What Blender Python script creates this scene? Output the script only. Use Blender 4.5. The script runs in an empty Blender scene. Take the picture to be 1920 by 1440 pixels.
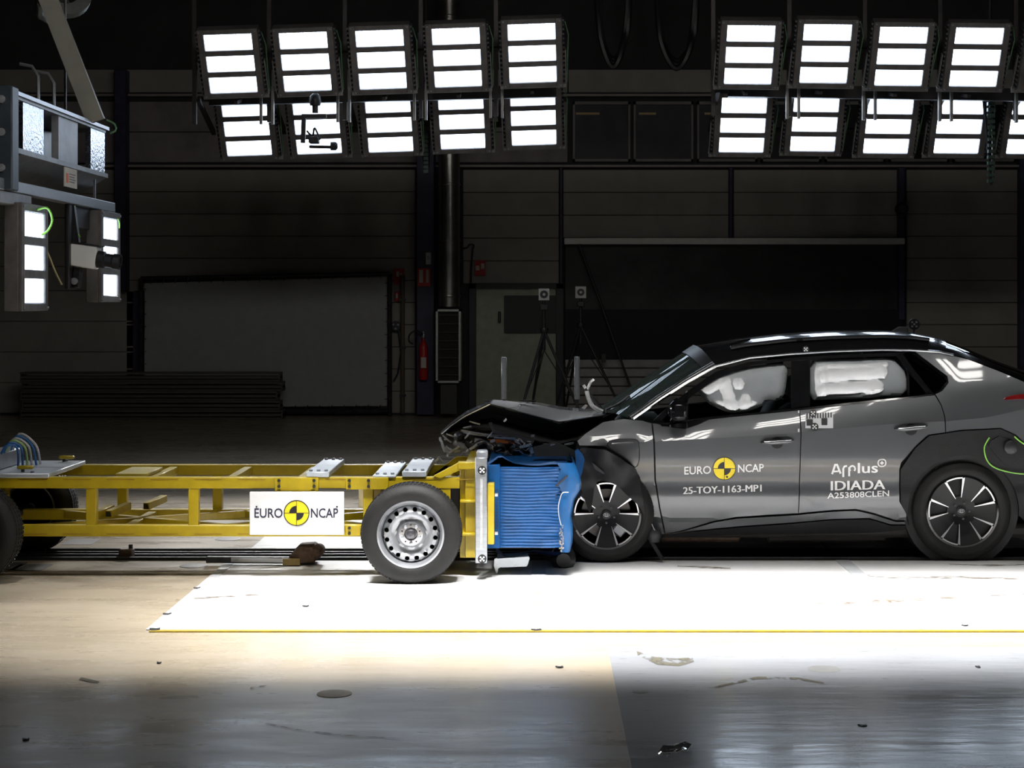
import bpy, bmesh, math, random
from mathutils import Vector, Matrix, geometry, noise

random.seed(7)
scn = bpy.context.scene
COL = scn.collection
PI = math.pi
# ---------------------------------------------------------------- camera
F, CX, CY, H = 3220.0, 1010.0, 560.0, 1.92      # focal length in pixels, vanishing point, eye height
cd = bpy.data.cameras.new('camera'); cam = bpy.data.objects.new('camera', cd); COL.objects.link(cam)
cam.location = (0, 0, H); cam.rotation_euler = (PI/2, 0, 0)
cd.sensor_width = 36.0; cd.lens = 36.0*F/1920.0
cd.shift_x = (960.0-CX)/1920.0; cd.shift_y = -(720.0-CY)/1920.0
cd.clip_end = 200
scn.camera = cam
# ---------------------------------------------------------------- world, exposure
w = bpy.data.worlds.new('world'); scn.world = w; w.use_nodes = True
w.node_tree.nodes['Background'].inputs[0].default_value = (0.5, 0.55, 0.7, 1)
w.node_tree.nodes['Background'].inputs[1].default_value = 0.0
scn.view_settings.view_transform = 'Standard'; scn.view_settings.look = 'None'
scn.view_settings.exposure = 0.0; scn.view_settings.gamma = 1.0
scn.view_settings.use_curve_mapping = False
KEY_W = 4000.0          # watts of each floodlight of the bank on the camera's side
LED = 6.5              # brightness of the lit strips
FILL_W = 130.0
BACK_W = 720.0         # lower row of the rear banks

# ---------------------------------------------------------------- helpers
ORG = {}
def P(px, py, d):
    return Vector(((px-CX)*d/F, d, H-(py-CY)*d/F))
def tag(o, label=None, cat=None, group=None, kind=None):
    if label: o['label'] = label
    if cat: o['category'] = cat
    if group: o['group'] = group
    if kind: o['kind'] = kind
    return o
def thing(name, label, cat, loc=(0, 0, 0), rot=(0, 0, 0), group=None, kind=None):
    o = bpy.data.objects.new(name, None); COL.objects.link(o)
    o.empty_display_size = .1
    o.location = loc; o.rotation_euler = rot
    ORG[o.name] = Vector(loc)
    return tag(o, label, cat, group, kind)
def org(o):
    while o.parent is not None: o = o.parent
    return ORG.get(o.name, Vector((0, 0, 0)))
MATS = {}
def mat(name, col, rough=.5, metal=0., var=0., scale=6., bump=0., bscale=40., coat=0., spec=.5, stretch=(1, 1, 1), col2=None, emit=0., rvar=0.):
    if name in MATS: return MATS[name]
    m = bpy.data.materials.new(name); m.use_nodes = True
    nt = m.node_tree; b = nt.nodes['Principled BSDF']
    b.inputs['Base Color'].default_value = (*col, 1); b.inputs['Roughness'].default_value = rough
    b.inputs['Metallic'].default_value = metal; b.inputs['Specular IOR Level'].default_value = spec
    b.inputs['Coat Weight'].default_value = coat; b.inputs['Coat Roughness'].default_value = .04
    if emit:
        b.inputs['Emission Color'].default_value = (*col, 1); b.inputs['Emission Strength'].default_value = emit
    if var or bump or rvar:
        tc = nt.nodes.new('ShaderNodeTexCoord'); mp = nt.nodes.new('ShaderNodeMapping')
        mp.inputs['Scale'].default_value = stretch
        nt.links.new(tc.outputs['Object'], mp.inputs[0])
    if var or rvar:
        n = nt.nodes.new('ShaderNodeTexNoise'); n.inputs['Scale'].default_value = scale; n.inputs['Detail'].default_value = 6
        n.inputs['Roughness'].default_value = .65
        nt.links.new(mp.outputs[0], n.inputs[0])
    if var:
        r = nt.nodes.new('ShaderNodeMix'); r.data_type = 'RGBA'
        c2 = col2 or tuple(max(0, c*(1-var)) for c in col)
        c1 = col if col2 else tuple(min(1, c*(1+var*.6)) for c in col)
        r.inputs[6].default_value = (*c1, 1); r.inputs[7].default_value = (*c2, 1)
        mr = nt.nodes.new('ShaderNodeMapRange'); mr.inputs[1].default_value = .35; mr.inputs[2].default_value = .68
        nt.links.new(n.outputs[0], mr.inputs[0]); nt.links.new(mr.outputs[0], r.inputs[0])
        nt.links.new(r.outputs[2], b.inputs['Base Color'])
    if rvar:
        mr = nt.nodes.new('ShaderNodeMapRange'); mr.inputs[3].default_value = max(.02, rough-rvar); mr.inputs[4].default_value = rough+rvar
        mr.inputs[1].default_value = .3; mr.inputs[2].default_value = .7
        nt.links.new(n.outputs[0], mr.inputs[0]); nt.links.new(mr.outputs[0], b.inputs['Roughness'])
    if bump:
        n2 = nt.nodes.new('ShaderNodeTexNoise'); n2.inputs['Scale'].default_value = bscale; n2.inputs['Detail'].default_value = 4
        nt.links.new(mp.outputs[0], n2.inputs[0])
        bp = nt.nodes.new('ShaderNodeBump'); bp.inputs['Strength'].default_value = bump; bp.inputs['Distance'].default_value = .02
        nt.links.new(n2.outputs[0], bp.inputs['Height']); nt.links.new(bp.outputs[0], b.inputs['Normal'])
    MATS[name] = m
    return m

class MB:
    def __init__(s): s.v = []; s.f = []
    def add(s, vs, fs):
        k = len(s.v); s.v += [Vector(v) for v in vs]; s.f += [tuple(i+k for i in f) for f in fs]; return s
    def box(s, a, b):
        (x0, y0, z0), (x1, y1, z1) = a, b
        if x0 > x1: x0, x1 = x1, x0
        if y0 > y1: y0, y1 = y1, y0
        if z0 > z1: z0, z1 = z1, z0
        return s.add([(x0, y0, z0), (x1, y0, z0), (x1, y1, z0), (x0, y1, z0), (x0, y0, z1), (x1, y0, z1), (x1, y1, z1), (x0, y1, z1)],
                     [(0, 3, 2, 1), (4, 5, 6, 7), (0, 1, 5, 4), (1, 2, 6, 5), (2, 3, 7, 6), (3, 0, 4, 7)])
    def pbox(s, x0, y0, x1, y1, d0, d1):        # front face given by its place at depth d0
        a = P(x0, y0, d0); b = P(x1, y1, d0)
        return s.box((a.x, d0, b.z), (b.x, d1, a.z))
    def bar(s, a, b, w, h=None, up=(0, 0, 1)):
        a = Vector(a); b = Vector(b); h = h or w; t = (b-a).normalized(); up = Vector(up)
        if abs(t.dot(up)) > .98: up = Vector((0, 1, 0))
        n = t.cross(up).normalized(); u = n.cross(t)
        vs = []
        for p in (a, b):
            for i, j in ((-1, -1), (1, -1), (1, 1), (-1, 1)): vs.append(p+n*(w/2*i)+u*(h/2*j))
        return s.add(vs, [(0, 1, 2, 3), (7, 6, 5, 4), (0, 4, 5, 1), (1, 5, 6, 2), (2, 6, 7, 3), (3, 7, 4, 0)])
    def tube(s, pts, r, n=8, closed=False):
        pts = [Vector(p) for p in pts]; N = len(pts); k = len(s.v); up = Vector((.13, .21, .97))
        for i, p in enumerate(pts):
            t = (pts[(i+1) % N] - pts[i-1]) if closed else (pts[min(i+1, N-1)]-pts[max(i-1, 0)])
            t.normalize(); a = t.cross(up)
            if a.length < 1e-4: a = t.cross(Vector((1, 0, 0)))
            a.normalize(); b = a.cross(t); rr = r[i] if isinstance(r, (list, tuple)) else r
            for j in range(n):
                q = 2*PI*j/n; s.v.append(p+a*(rr*math.cos(q))+b*(rr*math.sin(q)))
        for i in range(N if closed else N-1):
            for j in range(n):
                i2 = (i+1) % N
                s.f.append((k+i*n+j, k+i*n+(j+1) % n, k+i2*n+(j+1) % n, k+i2*n+j))
        if not closed:
            s.f.append(tuple(k+j for j in range(n))[::-1]); s.f.append(tuple(k+(N-1)*n+j for j in range(n)))
        return s
    def lathe(s, prof, M, n=48, closed=False, caps=True):   # prof (radius, height); axis = local Z of M
        k = len(s.v); L = len(prof)
        for r, h in prof:
            for j in range(n):
                q = 2*PI*j/n; s.v.append(M @ Vector((r*math.cos(q), r*math.sin(q), h)))
        for i in range(L if closed else L-1):
            for j in range(n):
                i2 = (i+1) % L
                s.f.append((k+i*n+j, k+i*n+(j+1) % n, k+i2*n+(j+1) % n, k+i2*n+j))
        if not closed and caps:
            if prof[0][0] > 1e-5: s.f.append(tuple(k+j for j in range(n))[::-1])
            if prof[-1][0] > 1e-5: s.f.append(tuple(k+(L-1)*n+j for j in range(n)))
        return s
    def grid(s, rows, closed=False):
        k = len(s.v); n = len(rows[0])
        for r in rows: s.v += [Vector(p) for p in r]
        for i in range(len(rows)-1):
            for j in range(n if closed else n-1):
                j2 = (j+1) % n
                s.f.append((k+i*n+j, k+i*n+j2, k+(i+1)*n+j2, k+(i+1)*n+j))
        return s
    def prism(s, a, b):          # two equal loops
        n = len(a); k = len(s.v); s.v += [Vector(p) for p in a]+[Vector(p) for p in b]
        s.f.append(tuple(range(k, k+n))); s.f.append(tuple(range(k+2*n-1, k+n-1, -1)))
        for i in range(n):
            j = (i+1) % n; s.f.append((k+i, k+n+i, k+n+j, k+j))
        return s
    def build(s, name, m, parent=None, bevel=0., sharp=38., kind=None, normals=True):
        if parent is None:
            lo = Vector([min(v[i] for v in s.v) for i in range(3)]); hi = Vector([max(v[i] for v in s.v) for i in range(3)])
            o0 = Vector(((lo.x+hi.x)/2, (lo.y+hi.y)/2, lo.z))
        else: o0 = org(parent)
        me = bpy.data.meshes.new(name); me.from_pydata([v-o0 for v in s.v], [], s.f)
        bm = bmesh.new(); bm.from_mesh(me)
        if normals: bmesh.ops.recalc_face_normals(bm, faces=bm.faces)
        if bevel:
            ed = [e for e in bm.edges if len(e.link_faces) == 2 and e.calc_face_angle(0) > .6]
            bmesh.ops.bevel(bm, geom=ed, offset=bevel, segments=1, affect='EDGES', clamp_overlap=True)
        bm.to_mesh(me); bm.free()
        me.materials.append(m)
        me.shade_smooth(); me.set_sharp_from_angle(angle=math.radians(sharp))
        o = bpy.data.objects.new(name, me); COL.objects.link(o)
        if parent is None: o.location = o0; ORG[o.name] = o0
        else: o.parent = parent
        if kind: o['kind'] = kind
        return o

def copy_tree(o, parent=None):
    c = o.copy(); COL.objects.link(c); c.parent = parent
    for ch in o.children: copy_tree(ch, c)
    return c
def interp(tab, x):
    if x <= tab[0][0]: return tab[0][1]
    for (a, va), (b, vb) in zip(tab, tab[1:]):
        if x <= b: return va+(vb-va)*(x-a)/(b-a)
    return tab[-1][1]
def sinterp(tab, x):
    if x <= tab[0][0]: return tab[0][1]
    for (a, va), (b, vb) in zip(tab, tab[1:]):
        if x <= b:
            t = (x-a)/(b-a); t = t*t*(3-2*t); return va+(vb-va)*t
    return tab[-1][1]
def inside(p, poly):
    c = False; x, y = p; j = len(poly)-1
    for i in range(len(poly)):
        xi, yi = poly[i]; xj, yj = poly[j]
        if (yi > y) != (yj > y) and x < (xj-xi)*(y-yi)/(yj-yi)+xi: c = not c
        j = i
    return c
def chaikin(poly, n=1):
    for _ in range(n):
        q = []
        for i in range(len(poly)):
            a = poly[i]; b = poly[(i+1) % len(poly)]
            q += [(a[0]*.75+b[0]*.25, a[1]*.75+b[1]*.25), (a[0]*.25+b[0]*.75, a[1]*.25+b[1]*.75)]
        poly = q
    return poly
def resample(poly, g):
    out = []
    for i in range(len(poly)):
        a = poly[i]; b = poly[(i+1) % len(poly)]
        L = math.hypot(b[0]-a[0], b[1]-a[1]); n = max(1, math.ceil(L/g))
        out += [(a[0]+(b[0]-a[0])*k/n, a[1]+(b[1]-a[1])*k/n) for k in range(n)]
    return out
def shrink(poly, g):
    n = len(poly); A = sum(poly[i][0]*poly[(i+1) % n][1]-poly[(i+1) % n][0]*poly[i][1] for i in range(n))
    s = 1 if A > 0 else -1; out = []
    for i in range(n):
        a = poly[i-1]; b = poly[(i+1) % n]; dx = b[0]-a[0]; dy = b[1]-a[1]; L = math.hypot(dx, dy) or 1
        out.append((poly[i][0]-dy/L*g*s, poly[i][1]+dx/L*g*s))
    return out
def cdt(poly, holes=(), g=.04, chains=()):
    loops = [resample(poly, g)]+[resample(h, g) for h in holes]
    pts = []; edges = []
    for lp in loops:
        k = len(pts); pts += lp; edges += [(k+i, k+(i+1) % len(lp)) for i in range(len(lp))]
    for ch in chains:
        prev = None
        for q in ch:
            if inside(q, poly) and min((q[0]-a[0])**2+(q[1]-a[1])**2 for a in loops[0]) > (g*.3)**2:
                pts.append(q)
                if prev is not None: edges.append((prev, len(pts)-1))
                prev = len(pts)-1
            else: prev = None
    nb = len(pts)
    x0 = min(p[0] for p in pts); x1 = max(p[0] for p in pts); y0 = min(p[1] for p in pts); y1 = max(p[1] for p in pts)
    y = y0+g/2; row = 0
    while y < y1:
        x = x0+g/2+(g/2 if row % 2 else 0)
        while x < x1:
            if inside((x, y), poly) and not any(inside((x, y), h) for h in holes):
                if min((x-q[0])**2+(y-q[1])**2 for q in pts[:nb]) > (g*.55)**2: pts.append((x, y))
            x += g
        y += g*.87; row += 1
    r = geometry.delaunay_2d_cdt([Vector(p) for p in pts], edges, [], 0, 1e-6)
    V = [(v.x, v.y) for v in r[0]]; fs = []
    for f in r[2]:
        c = (sum(V[i][0] for i in f)/len(f), sum(V[i][1] for i in f)/len(f))
        if inside(c, poly) and not any(inside(c, h) for h in holes): fs.append(tuple(f))
    return V, fs, loops
def arc(cx, cy, r, a0, a1, n=16):
    return [(cx+r*math.cos(math.radians(a0+(a1-a0)*i/n)), cy-r*math.sin(math.radians(a0+(a1-a0)*i/n))) for i in range(n+1)]
_tc = {}
def text2d(s, bold=0.):
    cu = bpy.data.curves.new('lettering', 'FONT'); cu.body = s; cu.offset = bold; cu.resolution_u = 3
    o = bpy.data.objects.new('lettering', cu); COL.objects.link(o)
    bpy.context.view_layer.update()
    me = o.evaluated_get(bpy.context.evaluated_depsgraph_get()).to_mesh()
    V = [(v.co.x, v.co.y) for v in me.vertices]; Fs = [tuple(p.vertices) for p in me.polygons]
    bpy.data.objects.remove(o); bpy.data.curves.remove(cu)
    x0 = min(v[0] for v in V); x1 = max(v[0] for v in V); y0 = min(v[1] for v in V); y1 = max(v[1] for v in V)
    return [((x-x0)/(x1-x0), (y-y0)/(y1-y0)) for x, y in V], Fs

# ---------------------------------------------------------------- materials
M_black = mat('black_plastic', (.012, .012, .014), .45, bump=.1)
M_rubber = mat('rubber', (.010, .010, .010), .62, spec=.3, var=.3, scale=9, bump=.15, bscale=120)
M_dark = mat('dark_paint', (.02, .022, .027), .5, var=.3)
M_dsteel = mat('dark_steel', (.05, .05, .055), .45, .6, var=.4, scale=8)
M_alu = mat('brushed_aluminium', (.42, .44, .47), .38, .85, var=.18, scale=10, stretch=(1, 8, 8))
M_grey = mat('grey_metal', (.28, .29, .31), .45, .4, var=.2)
M_white = mat('white_paint', (.78, .78, .78), .45, var=.05)
M_yellow = mat('yellow_paint', (.43, .315, .006), .42, var=.16, scale=5, coat=.2, bump=.04)
M_rust = mat('rusty_steel', (.09, .055, .035), .7, .2, var=.6, scale=14, bump=.3)
M_blue = mat('barrier_blue', (.0012, .062, .21), .55, var=.25, scale=7, spec=.25)
M_red = mat('red_enamel', (.5, .02, .015), .4, var=.1)
M_cream = mat('cream_paint', (.55, .53, .47), .6, var=.1)
M_green = mat('green_wire', (.25, .6, .08), .5, var=.1)
M_keyled = mat('key_led_strip', (1.0, .97, .92), .4, emit=22.0)
M_led = mat('lit_led_strip', (.70, .83, 1.0), .4, emit=LED)
def glass(name, tint, rough=.02, refl=1.45):
    m = bpy.data.materials.new(name); m.use_nodes = True; nt = m.node_tree; nt.nodes.clear()
    o = nt.nodes.new('ShaderNodeOutputMaterial'); mx = nt.nodes.new('ShaderNodeMixShader')
    t = nt.nodes.new('ShaderNodeBsdfTransparent'); g = nt.nodes.new('ShaderNodeBsdfGlossy'); fr = nt.nodes.new('ShaderNodeFresnel')
    t.inputs[0].default_value = (*tint, 1); g.inputs['Roughness'].default_value = rough; fr.inputs[0].default_value = refl
    nt.links.new(fr.outputs[0], mx.inputs[0]); nt.links.new(t.outputs[0], mx.inputs[1]); nt.links.new(g.outputs[0], mx.inputs[2])
    nt.links.new(mx.outputs[0], o.inputs[0]); return m
def hazy(name, tint, haze, amount, ior=1.45):
    m = glass(name, tint, .02, ior); nt = m.node_tree
    d = nt.nodes.new('ShaderNodeBsdfDiffuse'); d.inputs[0].default_value = (*haze, 1)
    mx = nt.nodes.new('ShaderNodeMixShader'); mx.inputs[0].default_value = amount
    old = [l for l in nt.links if l.to_node.type == 'OUTPUT_MATERIAL'][0]; src = old.from_socket; dst = old.to_socket
    nt.links.new(src, mx.inputs[1]); nt.links.new(d.outputs[0], mx.inputs[2]); nt.links.new(mx.outputs[0], dst); return m
M_glass = glass('side_glass', (.92, .94, .94)); M_wind = hazy('windscreen_glass', (.5, .58, .56), (.09, .12, .115), .28, 1.22); M_dglass = glass('dark_glass', (.06, .065, .07))
# ================================================================ the hall
def concrete(name, base, dark, rough, rv, streak=(.35, 1.6, 1)):
    m = bpy.data.materials.new(name); m.use_nodes = True; nt = m.node_tree; b = nt.nodes['Principled BSDF']
    N = nt.nodes.new; L = nt.links.new
    tc = N('ShaderNodeTexCoord'); mp = N('ShaderNodeMapping'); mp.inputs['Scale'].default_value = streak; L(tc.outputs['Object'], mp.inputs[0])
    def nz(sc, det, lo, hi, src=mp, rgh=.6):
        n = N('ShaderNodeTexNoise'); n.inputs['Scale'].default_value = sc; n.inputs['Detail'].default_value = det; n.inputs['Roughness'].default_value = rgh
        L(src.outputs[0], n.inputs[0]); r = N('ShaderNodeMapRange'); r.inputs[1].default_value = lo; r.inputs[2].default_value = hi
        L(n.outputs[0], r.inputs[0]); return r
    mp2 = N('ShaderNodeMapping'); mp2.inputs['Scale'].default_value = (1, 5, 1); mp2.inputs['Rotation'].default_value = (0, 0, .05); L(tc.outputs['Object'], mp2.inputs[0])
    big = nz(1.3, 8, .3, .7); mid = nz(7, 6, .62, .72, mp2); spk = nz(30, 3, .70, .74, mp, .5)
    m1 = N('ShaderNodeMix'); m1.data_type = 'RGBA'; m1.inputs[6].default_value = (*base, 1); m1.inputs[7].default_value = (*dark, 1)
    f1 = N('ShaderNodeMath'); f1.operation = 'MULTIPLY'; f1.inputs[1].default_value = .55; L(big.outputs[0], f1.inputs[0]); L(f1.outputs[0], m1.inputs[0])
    m2 = N('ShaderNodeMix'); m2.data_type = 'RGBA'; m2.inputs[7].default_value = (*[c*.55 for c in dark], 1)
    f2 = N('ShaderNodeMath'); f2.operation = 'MULTIPLY'; f2.inputs[1].default_value = .5; L(mid.outputs[0], f2.inputs[0]); L(f2.outputs[0], m2.inputs[0]); L(m1.outputs[2], m2.inputs[6])
    m3 = N('ShaderNodeMix'); m3.data_type = 'RGBA'; m3.inputs[7].default_value = (*[c*.3 for c in dark], 1)
    f3 = N('ShaderNodeMath'); f3.operation = 'MULTIPLY'; f3.inputs[1].default_value = .6; L(spk.outputs[0], f3.inputs[0]); L(f3.outputs[0], m3.inputs[0]); L(m2.outputs[2], m3.inputs[6])
    L(m3.outputs[2], b.inputs['Base Color'])
    rr = nz(3, 6, .3, .7); rr.inputs[3].default_value = rough-rv; rr.inputs[4].default_value = rough+rv; L(rr.outputs[0], b.inputs['Roughness'])
    bn = N('ShaderNodeTexNoise'); bn.inputs['Scale'].default_value = 9; bn.inputs['Detail'].default_value = 5; L(mp.outputs[0], bn.inputs[0])
    bp = N('ShaderNodeBump'); bp.inputs['Strength'].default_value = .25; bp.inputs['Distance'].default_value = .01; L(bn.outputs[0], bp.inputs['Height']); L(bp.outputs[0], b.inputs['Normal'])
    b.inputs['Specular IOR Level'].default_value = .6
    return m
M_floor = concrete('polished_concrete', (.42, .36, .27), (.25, .20, .15), .30, .09)
M_slab = concrete('grey_sealed_concrete', (.32, .33, .35), (.2, .21, .23), .21, .07)
M_deck = concrete('white_deck_paint', (.78, .78, .79), (.55, .54, .52), .34, .08)
M_wall = mat('wall_cladding', (.29, .275, .245), .6, var=.12, scale=2)
M_walldk = mat('wall_shadow_gap', (.035, .034, .036), .8, var=.3, scale=1)
M_col = mat('blue_black_column', (.03, .033, .075), .55, var=.3)
M_ceil = mat('ceiling_black', (.012, .012, .015), .9, var=.3, scale=1)

WB = 28.4
fl = MB().box((-14, -4, -.2), (14, WB+.3, 0)).build('floor', M_floor, None); tag(fl, 'beige polished concrete hall floor with grey and white areas', 'floor', kind='structure')
def child_world(o, parent):      # a piece built in world space, hung under a structure whose origin is not the world's
    return o
# grey sealed slab at lower right, edge at x = .38
MB().box((.38, -3.5, -.05), (13.5, 9.45, .002)).build('grey_slab', M_slab, fl)
# white deck plates either side of the guide rail
def deck_plate(x0, x1, y0, y1):
    g = .012
    MB().box((x0+g, y0+g, -.05), (x1-g, y1-g, .006)).build('deck_plate', M_deck, fl, bevel=.003)
for k in range(6):
    x0 = -2.22+2.22*k
    deck_plate(x0, x0+2.22, 9.92, 12.56); deck_plate(x0, x0+2.22, 13.12, 15.6)
for k in range(1, 3):                     # aluminium cover strips over the joints
    MB().box((-2.22+2.22*k-.05, 11.35, 0), (-2.22+2.22*k+.05, 12.55, .010)).build('joint_cover', mat('joint_grey', (.46, .47, .49), .45, var=.15), fl)
MB().box((-2.27, 9.93, 0), (-2.2, 12.55, .009)).build('edge_strip', mat('joint_grey', (.46, .47, .49)), fl)
M_tape = mat('yellow_tape', (.42, .29, .004), .5, var=.5, scale=18, stretch=(1, 3, 1), col2=(.26, .20, .05))
MB().box((-2.24, 9.875, 0), (11.1, 9.925, .008)).build('yellow_tape_line', M_tape, fl)
# guide rail in the floor
gr = thing('guide_rail', 'dark steel towing rail let into the floor under trolley and car', 'rail', (0, 12.84, 0))
MB().box((-13, 12.6, 0), (13, 13.08, .004)).build('channel', M_dark, gr)
for y in (12.62, 12.78, 12.9, 13.06):
    MB().box((-13, y-.018, .0), (13, y+.018, .022)).build('rail_bar', M_dsteel, gr, bevel=.004)
# dark inspection hatches and round covers left of the deck
for k, (px, py, wx, wy) in enumerate(((58, 1064, .12, .07), (152, 1016, .12, .08), (8, 1062, .12, .09))):
    c = P(px, py, H*F/(py-CY)); c.z = 0
    MB().box((c.x-wx, c.y-wy*2, -.02), (c.x+wx, c.y+wy*2, .002)).build('hatch_cover', mat('hatch', (.11, .10, .09), .6, var=.3), fl)
for (px, py, r, mm) in ((363, 1061, .1, (.10, .09, .08)), (427, 1011, .1, (.10, .09, .08)), (627, 1301, .085, (.34, .29, .22)), (1545, 1255, .085, (.2, .2, .2)), (1201, 1298, .04, (.10, .09, .08))):
    c = P(px, py, H*F/(py-CY)); c.z = 0
    MB().lathe([(r, -.02), (r, .0025), (r*.93, .0035), (0, .0035)], Matrix.Translation(c), 28).build('round_cover', mat('cover_%d' % px, mm, .55, var=.2), fl)

wb = MB().box((-14, WB, 0), (14, WB+.3, 9.2)).build('wall_back', M_walldk, None); tag(wb, 'dim clad hall wall behind the crash test area', 'wall', kind='structure')
tag(MB().box((-14.3, -4, 0), (-14, WB+.3, 9.2)).build('wall_left', M_walldk), 'dark side wall beyond the left lamp gantry', 'wall', kind='structure')
tag(MB().box((14, -4, 0), (14.3, WB+.3, 9.2)).build('wall_right', M_walldk), 'dark side wall on the right of the hall', 'wall', kind='structure')
tag(MB().box((-14.3, -4.3, 0), (14.3, -4, 9.2)).build('wall_front', M_walldk), 'dark wall behind the viewer', 'wall', kind='structure')
ce = MB().box((-14.3, -4.3, 9.2), (14.3, WB+.3, 9.4)).build('ceiling', M_ceil); tag(ce, 'black hall ceiling lost in darkness', 'ceiling', kind='structure')
for y in (18.5, 24.5):
    m = MB(); m.bar((-13.9, y, 8.6), (13.9, y, 8.6), .16, .2); m.bar((-13.9, y, 7.7), (13.9, y, 7.7), .16, .2)
    for k in range(18): m.bar((-13.6+1.5*k, y, 8.6), (-12.85+1.5*k, y, 7.7), .07); m.bar((-12.85+1.5*k, y, 7.7), (-12.1+1.5*k, y, 8.6), .07)
    m.build('roof_truss', M_dark, ce)
# cladding bays (pixel boxes on the wall plane)
def bay(x0, y0, x1, y1, step=43., m=M_wall):
    n = max(1, round((y1-y0)/step)); h = (y1-y0)/n
    for k in range(n):
        MB().pbox(x0, y0+k*h+.5, x1, y0+(k+1)*h-.5, WB-.05, WB).build('cladding_panel', m, wb, bevel=.006)
M_wall2 = mat('wall_cladding_pale', (.33, .315, .285), .6, var=.12, scale=2)
bay(-560, 318, 214, 545); bay(-560, 545, 250, 775, 60, M_wall2); bay(237, 318, 778, 775)
bay(868, 318, 1048, 532); bay(1056, 318, 1366, 446); bay(1376, 318, 1684, 446); bay(1700, 318, 1911, 775); bay(1925, 318, 2500, 775)
for a, b in ((-560, 214), (232, 1064), (1066, 1500), (1503, 2500)): bay(a, 130, b, 174, 44)
M_wallbr = mat('wall_upper_brown', (.24, .205, .215), .7, var=.25, scale=2)
bay(-560, 190, 214, 305, 58, M_wallbr); bay(237, 190, 1064, 305, 58, M_wallbr)
for (y0, y1) in ((176, 180), (309, 313)):
    MB().pbox(-560, y0, 2500, y1, WB-.16, WB).build('wall_rail', mat('rail_grey', (.3, .27, .25), .5, var=.1), wb)
for (x0, x1, y0, y1, d) in ((214, 236, 130, 545, .3), (250, 270, 545, 778, .2), (781, 814, 60, 778, .45), (1049, 1055, 314, 540, .12), (1367, 1374, 314, 446, .12), (1685, 1697, 314, 600, .2), (1912, 1924, 130, 778, .2)):
    MB().pbox(x0, y0, x1, y1, WB-d, WB).build('column', M_col, wb, bevel=.01)
# skirting
tag(MB().pbox(-560, 774, 2500, 778, WB-.07, WB-.05).build('baseboard_back', M_walldk), 'dark skirting along the foot of the rear wall', 'baseboard', kind='structure')
# upper windows
M_pane = mat('night_window_glass', (.012, .008, .016), .35, spec=.15, var=.5, scale=3)
M_frame = mat('window_frame_grey', (.16, .15, .15), .5, var=.1)
for k, (x0, x1) in enumerate(((1074, 1182), (1188, 1300), (1307, 1420), (1427, 1540), (1547, 1660), (1667, 1780), (1787, 1905))):
    t = thing('window_%d' % (k+1), 'dark internal window high on the rear wall, number %d from the left' % (k+1), 'window', P((x0+x1)/2, 303, WB-.05), kind='structure')
    m = MB()
    for a in ((x0, 190, x0+4, 303), (x1-4, 190, x1, 303), (x0, 190, x1, 196), (x0, 298, x1, 303)): m.pbox(*a, WB-.09, WB-.01)
    m.build('window_frame', M_frame, t)
    MB().pbox(x0+4, 196, x1-4, 298, WB-.05, WB-.02).build('window_pane', M_pane, t)
    if k < 3: MB().pbox(x0+6+k*4, 211, x0+50-k*8, 215, WB-.06, WB-.05).build('blind_edge', mat('blind_tan', (.55, .38, .18), .6, var=.1), t)
# wide dark shutter door
t = thing('door_1', 'wide black shutter opening under a white lintel behind the car', 'door', P(1377, 778, WB), kind='structure')
MB().pbox(1058, 446, 1697, 458, WB-.3, WB).build('lintel', mat('lintel_white', (.8, .8, .76), .5, var=.08), t, bevel=.01)
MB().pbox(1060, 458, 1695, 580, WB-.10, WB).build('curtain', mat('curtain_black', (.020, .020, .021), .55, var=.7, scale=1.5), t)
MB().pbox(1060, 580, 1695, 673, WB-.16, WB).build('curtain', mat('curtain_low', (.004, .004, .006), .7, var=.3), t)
for k in range(6):
    MB().pbox(1060, 674+k*17, 1695, 689.5+k*17, WB-.14, WB).build('shutter_slat', mat('slat_grey', (.33, .315, .305), .5, var=.15), t, bevel=.01)
# personnel door
t = thing('door_2', 'grey green steel door with dark window beside the duct', 'door', P(967, 778, WB-.05), kind='structure')
m = MB()
for a in ((880, 532, 892, 778), (1043, 532, 1056, 778), (880, 532, 1056, 541)): m.pbox(*a, WB-.16, WB)
m.build('door_frame', mat('door_frame_black', (.015, .015, .018), .5, var=.2), t)
MB().pbox(893, 541, 1042, 777, WB-.09, WB-.02).build('door_leaf', mat('door_leaf_green', (.36, .375, .29), .55, var=.15), t)
q = [P(x, y, WB-.13) for x, y in chaikin([(945, 560), (945, 554), (951, 554), (1040, 554), (1046, 554), (1046, 560), (1046, 619), (1046, 625), (1040, 625), (951, 625), (945, 625), (945, 619)], 1)]
MB().prism(q, [Vector((p.x, WB-.08, p.z)) for p in q]).build('window_pane', mat('door_pane_black', (.005, .005, .006), .5, var=.2), t)
MB().pbox(934, 584, 939, 605, WB-.16, WB-.08).build('handle', M_black, t, bevel=.01)
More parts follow.
